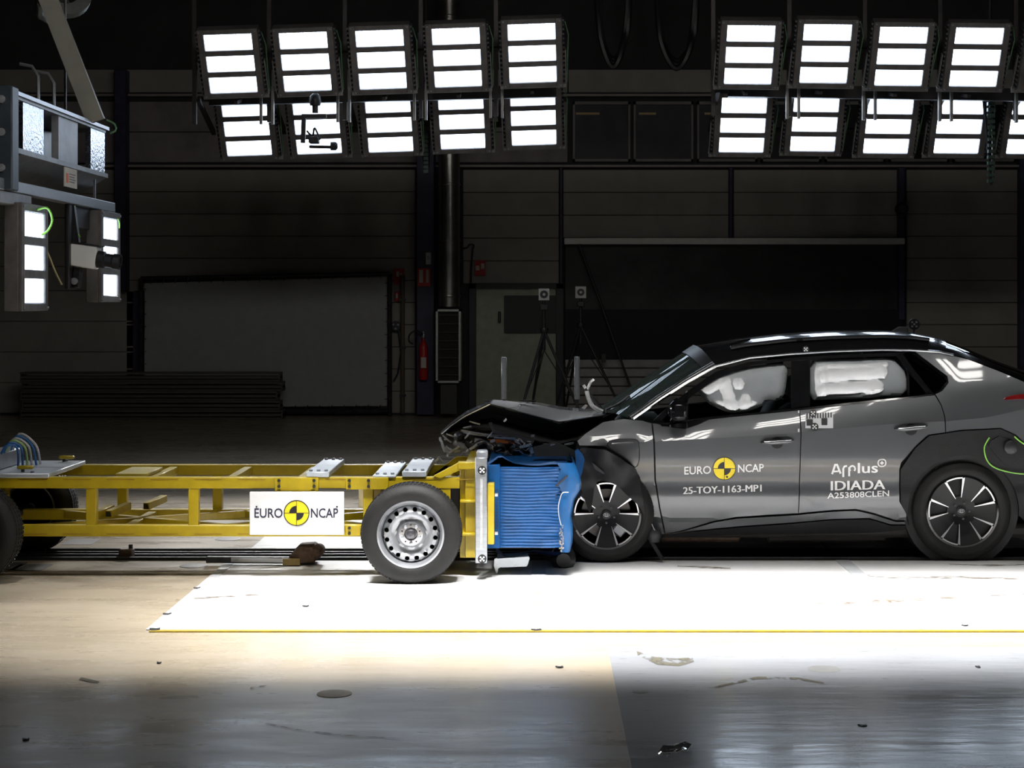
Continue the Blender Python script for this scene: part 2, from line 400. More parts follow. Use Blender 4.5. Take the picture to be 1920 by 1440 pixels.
# ================================================================ floodlights
def make_floodlight(name, label, loc, rot, group, watts=0, spot=45, blend=.3, aim=None, bracket=True, fins=True, led=None):
    t = thing(name, label, 'floodlight', loc, rot, group); ORG[t.name] = Vector((0, 0, 0))
    W2, H2 = .35, .42
    m = MB()                              # body faces local -Y
    m.box((-W2, .0, -H2), (W2, .11, H2))
    for x in (-1, 1): m.box((x*W2, -.03, -H2), (x*.277, 0, H2))
    for z0, z1 in ((-H2, -.36), (-.164, -.096), (.096, .164), (.36, H2)): m.box((-.277, -.03, z0), (.277, 0, z1))
    m.build('housing', mat('lamp_housing', (.15, .14, .14), .5, .3, var=.3), t, bevel=.004)
    for x in ((-1, 1) if fins else ()):
        m = MB(); m.box((x*W2, .02, -.40), (x*(W2+.008), .09, .40))
        for k in range(15): m.box((x*(W2+.004), .0, -.4+k*.055), (x*(W2+.028), .10, -.375+k*.055))
        m.build('cooling_fins', mat('fin_grey', (.10, .10, .11), .45, .5, var=.5, scale=30), t)
    for k in range(3):
        z = -.26+.26*k; n = 22; a = []
        for i in range(n+1): a.append((-.272+.544*i/n, z+.094-(.004 if i % 2 else 0)))
        lp = [(-.272, z-.094), (.272, z-.094)]+a[::-1]
        MB().prism([(x, -.012, zz) for x, zz in lp], [(x, -.002, zz) for x, zz in lp]).build('led_strip', led or M_led, t)
    m = MB()
    for x in (-1, 1):
        for z in (-1, 1): m.lathe([(.012, 0), (.012, .012), (0, .014)], Matrix.Translation((x*.325, -.03, z*.395)) @ Matrix.Rotation(PI/2, 4, 'X'), 8)
    m.build('corner_bolts', M_grey, t, kind='stuff')
    if bracket:
        m = MB()
        for x in (-1, 1):
            m.bar((x*.388, .04, .02), (x*.388, .10, -.40), .012, .05); m.bar((x*.388, .10, -.40), (x*.36, .2, -.46), .012, .05)
        m.bar((-.388, .1, -.45), (.388, .1, -.45), .012, .05)
        m.build('yoke', mat('yoke_steel', (.30, .30, .30), .45, .5, var=.2), t)
        MB().tube([(.3, .1, .3), (.39, .02, .36), (.425, .02, .2), (.41, .06, -.1), (.40, .1, -.4)], .008, 6).build('cable', mat('cable_green', (.10, .22, .12), .5, var=.3), t)
    if watts:
        ld = bpy.data.lights.new('beam', 'SPOT'); ld.energy = watts; ld.spot_size = math.radians(spot); ld.spot_blend = blend
        ld.shadow_soft_size = .3; ld.color = (1, .985, .965)
        lo = bpy.data.objects.new('beam', ld); COL.objects.link(lo); lo.parent = t; lo.location = (0, -.16, 0)
        d = Vector(aim)-Vector(loc) if aim is not None else None
        R = Matrix.Rotation(rot[2], 4, 'Z') @ Matrix.Rotation(rot[1], 4, 'Y') @ Matrix.Rotation(rot[0], 4, 'X')
        dl = (R.inverted() @ d) if d is not None else Vector((0, -1, 0))
        lo.rotation_euler = dl.to_track_quat('-Z', 'Y').to_euler()
    return t
ORD = ('first', 'second', 'third', 'fourth', 'fifth')
UL = [(433, 118.5), (573, 115), (715, 111), (857, 107), (998, 99)]
LL = [(463, 240), (595, 236.5), (730, 233), (866, 227), (1000, 220)]
UR = [(1405, 102), (1547.5, 100), (1689, 105), (1830, 106.5), (1972, 108)]
LR = [(1392.5, 234), (1527, 232), (1665, 236), (1798, 236), (1935, 237)]
DU, DL_ = 20.0, 21.2
TILT = math.radians(28)
for bank, (U, L), roll in (('left', (UL, LL), math.radians(-1.9)), ('right', (UR, LR), math.radians(.6))):
    for k in range(5):
        make_floodlight('floodlight', 'lit three-strip floodlight in upper row of %s bank, %s from left' % (bank, ORD[k]), P(*U[k], DU), (TILT, -roll*0+roll, 0), 'floodlight banks hung before the rear wall')
        make_floodlight('floodlight', 'lit three-strip floodlight in lower row of %s bank, %s from left' % (bank, ORD[k]), P(*L[k], DL_), (TILT, roll, 0), 'floodlight banks hung before the rear wall', BACK_W*(1.2 if bank == 'left' and k < 3 else .25), 25, .5, (P(*L[k], DL_).x*1.15, 14.3, 0))
    # carrying frame
    t = thing('lamp_truss', 'dark steel hanging frame carrying the %s bank of floodlights' % bank, 'truss', P((U[0][0]+U[4][0])/2, 185, 20.6))
    a = P(U[0][0]-40, U[0][1]+68, 20.75); b = P(U[4][0]+45, U[4][1]+72, 20.75)
    MB().bar(a, b, .10, .15).build('cross_beam', mat('truss_dark', (.05, .045, .045), .5, .4, var=.3), t)
    a2 = P(U[0][0]-40, U[0][1]-10, 20.75); b2 = P(U[4][0]+45, U[4][1]-10, 20.75)
    MB().tube([a2, b2], .04, 8).build('cross_tube', MATS['truss_dark'], t)
    a3 = P(L[0][0]-40, L[0][1]+10, 21.75); b3 = P(L[4][0]+45, L[4][1]+10, 21.75)
    MB().tube([a3, b3], .04, 8).build('cross_tube', MATS['truss_dark'], t)
    for k in range(5):
        x = P(U[k][0]-68, 100, 20.75).x; z = a.z+(b.z-a.z)*k/4
        MB().bar((x, 20.75, z-.3), (x, 20.75, 9.2), .05).build('hanger', MATS['truss_dark'], t)
        x3 = P(L[k][0]-62, 100, 21.75).x
        MB().bar((x3, 21.75, a3.z+(b3.z-a3.z)*k/4), (x3, 20.75, z), .05).build('strut', MATS['truss_dark'], t)
        MB().bar(P(*U[k], DU)+Vector((0, .32, -.42)), (P(*U[k], DU).x, 20.75, z), .04).build('strut', MATS['truss_dark'], t)
        MB().bar(P(*L[k], DL_)+Vector((0, .32, -.36)), (P(*L[k], DL_).x, 21.75, a3.z+(b3.z-a3.z)*(k+.25)/4.5), .04).build('strut', MATS['truss_dark'], t)
        if k == 0: continue
        MB().bar((x-.06, 20.5, z+.1), (x-.06, 20.5, z-.35), .03, .06).build('clamp_plate', mat('clamp_steel', (.24, .23, .22), .45, .5, var=.3), t)
        MB().bar((x+.08, 20.5, z+.1), (x+.08, 20.5, z-.35), .03, .06).build('clamp_plate', MATS['clamp_steel'], t)
# floodlights on the viewer's side, above the picture: they light the crash zone and mirror in the paintwork
NUM = ('first', 'second', 'third', 'fourth', 'fifth', 'sixth', 'seventh', 'eighth', 'ninth')
for row in range(1):
    for k in range(9):
        x = -2.8+1.0*k; loc = (x, 9.3-.75*row, 6.8+.35*row); pw = 0
        if row == 0: pw = KEY_W*(.25, .7, 1., 1., 1., 1., 1., 1., 1.)[k]
        make_floodlight('floodlight', 'floodlight of the overhead key bank, %s from left' % NUM[k], loc, (math.radians(36), 0, PI), 'key floodlights above the crash zone',
                        pw, 34, .6, (x+.1, 10.2, 0), bracket=False, led=M_keyled)
t = thing('lamp_truss', 'steel frame carrying the key floodlights above the crash zone', 'truss', (1.2, 8.2, 7.2))
for yy, zz in ((9.15, 7.3), (9.0, 6.9)): MB().tube([(-3.4, yy, zz), (5.8, yy, zz)], .045, 8).build('cross_tube', MATS['truss_dark'], t)
for x in (-2.8, 1.2, 5.2): MB().bar((x, 8.8, 7.25), (x, 8.8, 9.2), .06).build('hanger', MATS['truss_dark'], t); MB().bar((x, 8.8, 7.3), (x, 9.2, 7.1), .05).build('strut', MATS['truss_dark'], t)
# ------------------------------------------------ gantry on the left with two sideways floodlights
GX = -4.0
for y, z, lab in ((13.55, P(0, 482, 13.3).z, 'near lit floodlight turned sideways below the left gantry rail'), (15.95, P(0, 482, 15.95).z, 'farther lit floodlight turned sideways behind the gantry camera')):
    make_floodlight('floodlight', lab, (GX, y, z), (0, 0, PI/2), 'sideways floodlights on the left gantry', FILL_W, 100, .6, (GX+4, y-.6, z-2.0), bracket=False, fins=False)
g = thing('lamp_gantry', 'dark blue post, aluminium rail and reflector trough at upper left', 'gantry', (GX, 14.5, 2.7))
M_post = mat('post_slate', (.045, .06, .075), .45, .3, var=.2)
MB().box((GX-.11, 12.95, 2.74), (GX+.03, 13.12, 3.53)).build('post', M_post, g, bevel=.01)
for dz in (.35, .95, 1.5): MB().lathe([(.03, 0), (.03, .015), (0, .02)], Matrix.Translation((GX-.05, 12.95, 2.75+dz*.45)) @ Matrix.Rotation(PI/2, 4, 'X'), 10).build('bolt', M_grey, g)
MB().box((GX-.12, 12.3, 2.74), (GX-.03, 16.35, 2.83)).build('mount_rail', M_alu, g, bevel=.006)
MB().box((GX-.14, 12.85, 2.64), (GX-.03, 13.65, 2.735)).build('rail_box', M_grey, g, bevel=.006)
# reflector trough, open to the right
M_tr = mat('trough_grey', (.16, .165, .175), .4, .5, var=.25)
m = MB(); m.box((GX-.5, 13.15, 3.04), (GX, 15.95, 3.08)); m.box((GX-.5, 13.15, 3.46), (GX-.02, 15.95, 3.49)); m.box((GX-.52, 13.15, 3.04), (GX-.48, 15.95, 3.49))
m.build('trough', M_tr, g)
MB().bar((GX-.02, 13.1, 3.5), (GX-.02, 16.0, 3.5), .04, .03).build('trough_edge', M_alu, g)
M_mirror = mat('polished_reflector', (.6, .62, .66), .16, 1., bump=.35, bscale=35)
for y0, y1 in ((13.42, 13.98), (15.45, 15.95)):
    MB().box((GX-.08, y0, 3.08), (GX-.03, y1, 3.46)).build('reflector_panel', M_mirror, g)
MB().box((GX-.1, 14.45, 3.08), (GX-.04, 15.05, 3.46)).build('cover_panel', M_grey, g)
MB().prism([(GX-.5, 13.3, 3.04), (GX, 13.3, 3.04), (GX-.3, 13.3, 2.86)], [(GX-.5, 15.9, 3.04), (GX, 15.9, 3.04), (GX-.3, 15.9, 2.86)]).build('trough_keel', M_tr, g)
a = P(68, -60, 15.4); b = P(180, 228, 15.4)
MB().bar(a+(a-b)*1.2, b, .16, .05, up=(0, 1, 0)).build('diagonal_bar', mat('bar_tan', (.26, .25, .22), .5, .2, var=.1), g)
for y in (13.2, 15.6): MB().tube([(GX-.3, y, 3.48), (GX-.3, y, 9.2)], .012, 6).build('suspension_rod', M_dsteel, g)
for y in (13.9, 14.35): MB().tube([(GX-.05, y, 3.48), (GX-.05, y, 3.72), (GX-.1, y, 3.8), (GX-.2, y, 3.82)], .014, 6).build('hook', M_alu, g)
MB().bar((GX-.06, 15.7, 3.05), (GX-.06, 15.7, 2.8), .02).build('hanger', M_alu, g)
MB().box((GX-.1, 14.85, 2.0), (GX-.06, 15.1, 2.76)).build('camera_bar', M_black, g, bevel=.01)
MB().box((GX-.12, 15.1, 2.55), (GX-.08, 15.9, 2.74)).build('ballast_box', M_dark, g)
MB().box((GX-.01, 14.5, P(0, 352, 14.7).z), (GX, 14.88, P(0, 316, 14.7).z)).build('notice', mat('notice_paper', (.5, .47, .42), .7, var=.1), g)
zt = P(0, 316, 14.7).z
MB().box((GX, 14.54, zt-.13), (GX+.004, 14.6, zt-.05)).build('notice_mark', mat('notice_red', (.5, .12, .06), .7, var=.1), g)
for k in range(4): MB().box((GX, 14.64, zt-.055-k*.022), (GX+.004, 14.82-.03*(k % 2), zt-.048-k*.022)).build('notice_line', mat('notice_ink', (.15, .14, .16), .7, var=.1), g)
def wire(name, pts, r, m, parent):
    n = 6; P_ = [Vector(p) for p in pts]; out = []
    for i in range(len(P_)-1):
        p0 = P_[max(i-1, 0)]; p1 = P_[i]; p2 = P_[i+1]; p3 = P_[min(i+2, len(P_)-1)]
        for k in range(n):
            t = k/n; out.append(.5*((2*p1)+(p2-p0)*t+(2*p0-5*p1+4*p2-p3)*t*t+(3*p1-p0-3*p2+p3)*t**3))
    out.append(P_[-1])
    return MB().tube(out, r, 6).build(name, m, parent)
wire('cable', [P(50, 378, 13.6), P(62, 394, 13.6), P(88, 390, 13.6), P(98, 412, 13.6), P(90, 432, 13.6), P(78, 440, 13.6)], .009, M_green, g)
wire('cable', [P(80, 455, 14.2), P(92, 480, 14.2), P(104, 510, 14.2), P(116, 534, 14.2)], .008, mat('cable_tan', (.45, .38, .2), .5, var=.2), g)
wire('cable', [P(135, 365, 15), P(140, 395, 15), P(136, 420, 15), P(150, 445, 15)], .008, M_green, g)
wire('cable', [P(200, 225, 15.5), P(214, 232, 15.5), P(217, 244, 15.5), P(206, 250, 15.5)], .009, mat('cable_green', (.10, .22, .12)), g)
wire('cable', [P(180, 400, 16.2), P(205, 398, 16.2), P(222, 412, 16.2), P(224, 428, 16.2)], .006, M_green, g)
# high-speed camera under the gantry
c0 = P(158, 480, 15.0)
t = thing('test_camera', 'white high-speed camera with black lens under the left gantry', 'camera', c0)
rc = Matrix.Translation(c0) @ Matrix.Rotation(math.radians(8), 4, 'Y')
def rbox(a, b, M):
    mm = MB().box(a, b); mm.v = [M @ v for v in mm.v]; return mm
rbox((-.12, -.09, -.10), (.12, .09, .10), rc).build('body', M_white, t, bevel=.01)
MB().lathe([(.075, 0), (.075, .06), (.06, .07), (.06, .13), (.068, .14), (.068, .2), (.05, .2), (.05, .185), (0, .185)], rc @ Matrix.Translation((.12, 0, -.01)) @ Matrix.Rotation(PI/2, 4, 'Y'), 24).build('lens', M_black, t)
rbox((-.12, -.10, .10), (.14, .10, .112), rc).build('top_plate', M_black, t)
MB().bar(c0+Vector((-.05, 0, -.1)), c0+Vector((-.07, 0, -.28)), .07, .09).build('tilt_bracket', M_black, t, bevel=.01)
MB().lathe([(.03, 0), (.03, .03), (0, .035)], Matrix.Translation(c0+Vector((-.07, -.05, -.22))) @ Matrix.Rotation(PI/2, 4, 'X'), 12).build('knob', M_grey, t)
MB().bar(c0+Vector((-.06, 0, .08)), (GX-.08, 15.0, 2.76), .05, .06).build('hanger_arm', M_black, t)
# camera hanging in front of the lower lamps
c0 = P(598, 262, 19.8)
t = thing('remote_camera', 'small black remote camera hanging before a lower floodlight of left bank', 'camera', c0)
MB().lathe([(.06, -.05), (.07, 0), (.06, .06), (.03, .09), (0, .09)], Matrix.Translation(P(591, 190, 19.8)), 20).build('ceiling_mount', M_black, t)
MB().tube([P(591, 188, 19.8), P(591, 212, 19.8)], .035, 10).build('stem', M_black, t)
MB().bar(P(591, 188, 19.8), P(591, 184, 20.72), .05).build('mount_arm', M_black, t)
MB().bar(P(566, 218, 19.8), P(612, 218, 19.8), .03, .05).build('crossbar', M_black, t)
MB().bar(P(570, 214, 19.8), P(568, 268, 19.8), .05, .05).build('arm', M_black, t)
wire('cable', [P(575, 245, 19.8), P(586, 255, 19.8), P(590, 240, 19.8), P(600, 262, 19.8)], .012, M_black, t)
MB().bar(P(580, 275, 19.8), P(622, 276, 19.8), .05, .035).build('camera_body', M_black, t, bevel=.005)
MB().box(P(578, 268, 19.75), P(600, 258, 19.9)).build('motor', M_black, t, bevel=.01)
MB().lathe([(.05, 0), (.05, .06), (.03, .08), (0, .08)], Matrix.Translation(P(620, 274, 19.8)) @ Matrix.Rotation(PI/2, 4, 'Y'), 14).build('lens', M_black, t)
# reel high at upper left
c0 = P(118, -14, 16.5)
t = thing('hose_reel', 'round grey cable reel hanging near the ceiling at upper left', 'reel', c0)
R = Matrix.Translation(c0) @ Matrix.Rotation(math.radians(62), 4, 'X') @ Matrix.Rotation(math.radians(25), 4, 'Y')
M_reel = mat('reel_grey', (.13, .14, .13), .5, .3, var=.3)
MB().lathe([(.15, -.04), (.27, -.04), (.27, .04), (.15, .04)], R, 32, True).build('rim', M_reel, t)
MB().lathe([(.05, -.06), (.07, -.06), (.07, .06), (.05, .06)], R, 20, True).build('hub', M_reel, t)
for k in range(6):
    q = k*PI/3; MB().bar(R @ Vector((.06*math.cos(q), .06*math.sin(q), 0)), R @ Vector((.16*math.cos(q), .16*math.sin(q), 0)), .025).build('spoke', M_reel, t)
MB().box(P(64, 34, 16.6), P(100, -10, 17)).build('casing', M_reel, t, bevel=.03)
MB().bar(c0, (c0.x, c0.y, 9.2), .04).build('hanger', M_dark, t)
# cables looping down from the ceiling between the banks
for (xa, xb, yb, d, lab) in ((1126, 1172, 125, 23.5, 'dark cable loop sagging between the lamp banks, left one'), (1238, 1298, 128, 23.2, 'dark cable loop sagging between the lamp banks, right one')):
    t = thing('cable_loop', lab, 'cable', P((xa+xb)/2, yb, d))
    for s in range(3):
        pts = [P(xa-14+s*2, -180, d), P(xa-6+s*2, 20, d), P(xa+4+s*2, 88, d+.05*s), P((xa+xb)/2, yb-s*7, d+.05*s), P(xb-4-s*2, 92, d+.05*s), P(xb+8-s*2, 20, d), P(xb+14, -180, d)]
        wire('cable', pts, .04, M_black, t)
M_chain = mat('chain_green', (.04, .08, .06), .4, .2, var=.4)
for (px, y0, y1, d, lab) in ((798, 200, 327, 21.9, 'dangling dark cable chain left of the metal duct'), (1857, 170, 348, 20.9, 'dangling dark cable chain below the right lamp bank')):
    t = thing('cable_chain', lab, 'cable', P(px, y1, d)); n = 16
    wire('cable', [P(px-14, y0, d), P(px-6, (y0+y1)/2, d), P(px+2, y1-2, d), P(px+6, (y0+y1)/2, d), P(px, y0-20, d), P(px, -150, d)], .022, M_black, t)
    for k in range(n):
        y = y0+(y1-y0)*k/n; MB().box(P(px-4, y+5, d-.05), P(px+6, y, d+.02)).build('chain_link', M_chain, t)
# ================================================================ things along the rear wall
t = thing('ventilation_duct', 'tall round metal duct ending in a framed filter box', 'duct', P(841, 720, 27.6))
ca = P(842, 575, 27.7); r = 20*27.7/F
MB().lathe([(r, 0), (r, 9.2-ca.z)], Matrix.Translation(ca), 28).build('pipe', mat('duct_metal', (.30, .29, .27), .3, .9, var=.2), t)
for k in range(6): MB().lathe([(r+.006, 0), (r+.012, .02), (r+.006, .04)], Matrix.Translation((ca.x, ca.y, ca.z+.15+k*.9)), 28).build('joint_ring', MATS['duct_metal'], t)
m = MB()
for a in ((817, 580, 821, 718), (860, 580, 864, 718), (817, 580, 864, 584), (817, 714, 864, 718)): m.pbox(*a, 27.45, 27.95)
m.build('filter_frame', mat('filter_frame', (.42, .44, .42), .4, .6, var=.15), t)
MB().pbox(821, 584, 860, 714, 27.52, 27.9).build('filter_mat', mat('filter_dark', (.03, .02, .018), .8, var=.4, scale=20), t)
for k in range(8): MB().pbox(821, 590+k*16, 860, 592+k*16, 27.48, 27.53).build('filter_slat', mat('filter_slat', (.05, .04, .035), .6, var=.2), t)
MB().pbox(826, 718, 856, 776, 27.55, 27.9).build('stand', mat('stand_dark', (.05, .05, .045), .6, var=.2), t)

def fire_sign(box, d, label, ground, ink, shape):
    x0, y0, x1, y1 = box; t = thing('fire_sign', label, 'sign', P((x0+x1)/2, y1, d))
    MB().pbox(x0, y0, x1, y1, d, d+.03).build('plate', ground, t)
    for a in shape: MB().pbox(*a, d-.006, d).build('symbol', ink, t)
M_sred = mat('sign_red', (.42, .03, .02), .6, var=.1); M_swh = mat('sign_white', (.55, .5, .42), .6, var=.1)
fire_sign((738, 504, 758, 533), WB-.10, 'red fire safety sign beside the laced white screen', M_sred, M_swh, [(743, 509, 748, 519), (750, 512, 754, 524)])
fire_sign((783, 503, 807, 537), WB-.5, 'white sign with red border and extinguisher symbol on dark column', M_sred, M_swh, [(786, 506, 793, 530), (799, 506, 804, 530)])
fire_sign((890, 488, 910, 517), WB-.10, 'red and white fire point sign above the steel door', M_sred, M_swh, [(892, 498, 899, 507), (902, 494, 908, 504)])
t = thing('call_point', 'small red alarm call point below the fire sign', 'alarm', P(745, 564, WB-.1))
MB().pbox(740, 547, 748, 565, WB-.13, WB-.05).build('box', M_red, t, bevel=.01); MB().pbox(742, 551, 746, 559, WB-.14, WB-.13).build('button', M_cream, t)
t = thing('hose_reel', 'dark round hose reel hanging on wall beside white screen', 'reel', P(743, 622, WB-.2))
R = Matrix.Translation(P(743, 611, WB-.1)) @ Matrix.Rotation(PI/2, 4, 'X')
MB().lathe([(.08, 0), (.08, .04), (.05, .04), (.05, .10), (.08, .10), (.08, .13), (0, .13)], R, 24).build('drum', M_dark, t)
for k in range(3): MB().lathe([(.018, .13), (.018, .136), (0, .137)], R @ Matrix.Translation((.045*math.cos(k*2.1+.5), .045*math.sin(k*2.1+.5), 0)), 10).build('hole_cap', M_grey, t)
MB().tube([P(746, 612, WB-.1), P(752, 660, WB-.1), P(746, 700, WB-.1), P(738, 715, WB-.1)], .015, 6).build('hose', M_dark, t)
t = thing('standpipe', 'thin vertical standpipe right of the white screen', 'pipe', P(755, 776, WB-.15))
MB().tube([P(755, 516, WB-.15), P(755, 776, WB-.15)], .035, 10).build('pipe', mat('pipe_brown', (.12, .09, .06), .6, var=.2), t)
for y in (560, 650, 740): MB().pbox(750, y, 760, y+4, WB-.2, WB-.05).build('clip', M_dark, t)
t = thing('switch_box', 'small pale switch box high on the dark column', 'switch box', P(803, 496, WB-.5))
MB().pbox(798, 473, 808, 496, WB-.52, WB-.45).build('box', M_cream, t, bevel=.01); MB().pbox(801, 480, 805, 487, WB-.54, WB-.52).build('lever', M_grey, t)
t = thing('fire_extinguisher', 'red fire extinguisher hung on the foot of the dark column', 'extinguisher', P(794, 712, WB-.53))
R = Matrix.Translation(P(794, 712, WB-.53)); rr = .072
MB().lathe([(rr*.9, 0), (rr, .02), (rr, .52), (rr*.7, .60), (rr*.3, .63), (rr*.3, .68), (0, .68)], R, 20).build('cylinder', M_red, t)
MB().lathe([(.03, .68), (.035, .72), (.02, .78), (0, .78)], R, 12).build('valve', M_alu, t)
MB().bar(P(794, 626, WB-.58), P(789, 618, WB-.58), .02).build('lever', M_black, t)
wire('hose', [P(793, 628, WB-.6), P(780, 620, WB-.6), P(768, 628, WB-.6), P(767, 640, WB-.6), P(774, 645, WB-.6)], .014, M_dark, t)
MB().pbox(789, 670, 799, 690, WB-.66, WB-.64).build('label_band', M_cream, t)
t = thing('wall_pipe', 'thin bent cable pipe above the steel door', 'pipe', P(882, 540, WB-.1))
wire('pipe', [P(868, 466, WB-.1), P(876, 464, WB-.1), P(880, 459, WB-.1), P(888, 460, WB-.1), P(886, 470, WB-.1), P(884, 500, WB-.1), P(883, 532, WB-.1)], .015, M_dark, t)
t = thing('wall_socket', 'dark junction knob on the wall post at upper right', 'socket', P(1690, 402, WB-.3))
MB().lathe([(.11, 0), (.11, .06), (.07, .12), (0, .12)], Matrix.Translation(P(1690, 392, WB-.2)) @ Matrix.Rotation(PI/2, 4, 'X'), 18).build('cap', M_black, t)
MB().bar(P(1690, 400, WB-.25), P(1692, 440, WB-.25), .06).build('conduit', M_black, t)
# laced white screen
t = thing('laced_screen', 'large pale rectangular sheet laced into a dark standing frame', 'screen', P(497, 784, 28.0))
D = 28.0
corners = [P(271, 531, D), P(725, 519, D), P(725, 761, D), P(271, 764, D)]
rows = [[corners[0].lerp(corners[1], i/16).lerp(corners[3].lerp(corners[2], i/16), j/8)+Vector((0, .012*math.sin(i*1.7+j), 0)) for i in range(17)] for j in range(9)]
m = MB().grid(rows); m.grid([[p+Vector((0, .02, 0)) for p in r] for r in rows]); m.build('sheet', mat('screen_sheet', (.33, .34, .345), .55, var=.06), t)
fr = [P(264, 522, D+.05), P(731, 513, D+.05), P(731, 784, D+.05), P(264, 784, D+.05)]
for i, j in ((0, 1), (1, 2), (3, 0)): MB().tube([fr[i], fr[j]], .035, 8).build('frame_tube', M_dsteel, t)
MB().tube([P(264, 772, D+.05), P(731, 770, D+.05)], .035, 8).build('frame_tube', M_dsteel, t)
m = MB()
for i in range(20):
    p = corners[0].lerp(corners[1], (i+.5)/20); m.bar(p+Vector((0, -.005, -.02)), p+Vector((.03, .0, .07)), .012)
    p = corners[3].lerp(corners[2], (i+.5)/20); m.bar(p+Vector((0, -.005, .02)), p+Vector((-.03, .0, -.07)), .012)
for i in range(10):
    p = corners[1].lerp(corners[2], (i+.5)/10); m.bar(p+Vector((-.03, -.005, 0)), p+Vector((.06, 0, .02)), .012)
    p = corners[0].lerp(corners[3], (i+.5)/10); m.bar(p+Vector((.03, -.005, 0)), p+Vector((-.06, 0, .02)), .012)
m.build('lacing', M_black, t, kind='stuff')
# stacked long beams before the screen
M_beam = mat('beam_dark_steel', (.10, .095, .09), .5, .3, var=.4, scale=2, stretch=(.2, 3, 3))
nm = ('lowest', 'second from floor', 'middle', 'second from top', 'topmost'); d = 27.3; zf = 0
for k in range(5):
    z0 = k*.15; x0 = P(38+3*(k % 2), 0, d).x; x1 = P(530-5*(k % 3), 0, d).x
    t = thing('steel_beam', 'long dark steel beam before the white screen, %s of the stack' % nm[k], 'beam', ((x0+x1)/2, d, z0), group='long steel beams stacked by the rear wall')
    MB().box((x0, d, z0+.05), (x1, d+.28, z0+.09)).build('web', M_beam, t)
    for zz in (z0, z0+.115): MB().box((x0, d-.03, zz), (x1, d+.31, zz+.035)).build('flange', M_beam, t, bevel=.005)
    for xx in (x0, x1-.02): MB().box((xx, d-.01, z0+.03), (xx+.02, d+.29, z0+.12)).build('end_plate', M_beam, t)
# marker tripods
def tripod(px, hy, d, label, foot=.42):
    c = P(px, hy, d); t = thing('target_tripod', label, 'tripod', (c.x, c.y, 0))
    MB().pbox(px-10, hy-11, px+10, hy+11, d, d+.03).build('target_plate', mat('target_plate', (.5, .5, .48), .6, var=.05), t)
    R = Matrix.Translation((c.x, d-.001, c.z)) @ Matrix.Rotation(PI/2, 4, 'X')
    MB().lathe([(.05, 0), (.05, .006), (0, .006)], R, 20).build('target_disc', M_black, t)
    MB().lathe([(.018, .006), (.018, .01), (0, .01)], R, 12).build('target_dot', MATS['target_plate'], t)
    top = Vector((c.x, d+.05, c.z-.45))
    MB().tube([(c.x, d+.05, c.z-.07), top-Vector((0, 0, .25))], .022, 8).build('column', M_black, t)
    MB().box((c.x-.05, d, c.z-.20), (c.x+.05, d+.1, c.z-.12)).build('pan_head', M_black, t, bevel=.01)
    MB().lathe([(.05, 0), (.06, .03), (.05, .06)], Matrix.Translation(top-Vector((0, 0, .03))), 12).build('collar', M_black, t)
    for k in range(3):
        q = PI*.5+k*2*PI/3+.35; f = Vector((c.x+foot*1.5*math.cos(q), d+.05+foot*1.5*math.sin(q), .01))
        MB().tube([top, top.lerp(f, .5), f], [.02, .018, .012], 8).build('leg', M_black, t)
        MB().tube([top.lerp(f, .55), Vector((c.x, d+.05, c.z-.7))], .007, 6).build('brace', M_black, t)
        MB().lathe([(.02, -.01), (.02, .02), (0, .03)], Matrix.Translation(f), 8).build('rubber_foot', M_rubber, t)
tripod(1020, 552, 21.5, 'black tripod with square target plate before the steel door', .45)
tripod(1089, 548, 23.5, 'black tripod with square target plate before the dark shutter', .5)
for px, y0, lab in ((945, 670, 'slim aluminium upright behind the crumpled bonnet, left one'), (1082, 669, 'slim aluminium upright behind the crumpled bonnet, right one')):
    d = 16.6; a = P(px-5, y0, d); b = P(px+5, y0, d); t = thing('aluminium_upright', lab, 'post', ((a.x+b.x)/2, d, 0), group='aluminium uprights behind the car')
    zl = P(0, 749, d).z; MB().box((a.x, d, zl), (b.x, d+.05, a.z)).build('profile', M_alu, t, bevel=.004); MB().box((a.x+.01, d+.01, .02), (b.x-.01, d+.04, zl)).build('stem', M_black, t)
    MB().box((a.x+.018, d-.004, zl), (b.x-.018, d+.001, a.z-.01)).build('groove', mat('groove_grey', (.3, .31, .33), .5, .6, var=.1), t)
    MB().box((a.x-.1, d-.1, 0), (b.x+.1, d+.15, .02)).build('base_plate', M_grey, t)
t = thing('leaning_rod', 'thin dark rod leaning against the black shutter', 'rod', P(1120, 690, 27.9))
MB().tube([P(1086, 458, 28.1), P(1128, 572, 28.1), P(1200, 778, 28.0)], .02, 6).build('rod', M_black, t)
MB().pbox(1128, 664, 1136, 680, 28.0, 28.1).build('clip', M_black, t)

# ================================================================ the barrier trolley
DN, DF = 11.8, 12.68
tr = thing('barrier_trolley', 'yellow wheeled crash trolley carrying a blue honeycomb barrier', 'trolley', P(400, 1097, 11.5))
tr.location.z = 0; tr.location.y = 12.3; ORG[tr.name] = Vector(tr.location)
def tbox(name, box, d0, d1, m=M_yellow, bevel=.004, parent=tr):
    return MB().pbox(*box, d0, d1).build(name, m, parent, bevel=bevel)
tbox('top_rail', (-180, 895, 862, 916), DN, DN+.08); tbox('bottom_rail', (-180, 985, 862, 1006), DN, DN+.08)
xa, xb = P(-180, 0, DN).x, P(862, 0, DN).x; zt1, zt0 = P(0, 895, DN).z, P(0, 916, DN).z; zb1, zb0 = P(0, 985, DN).z, P(0, 1006, DN).z
for n_, z0, z1 in (('top_rail', zt0, zt1), ('bottom_rail', zb0, zb1)): MB().box((xa, DF, z0), (xb, DF+.08, z1)).build(n_, M_yellow, tr, bevel=.004)
M_slot = mat('weld_slot', (.30, .17, .01), .6, var=.3)
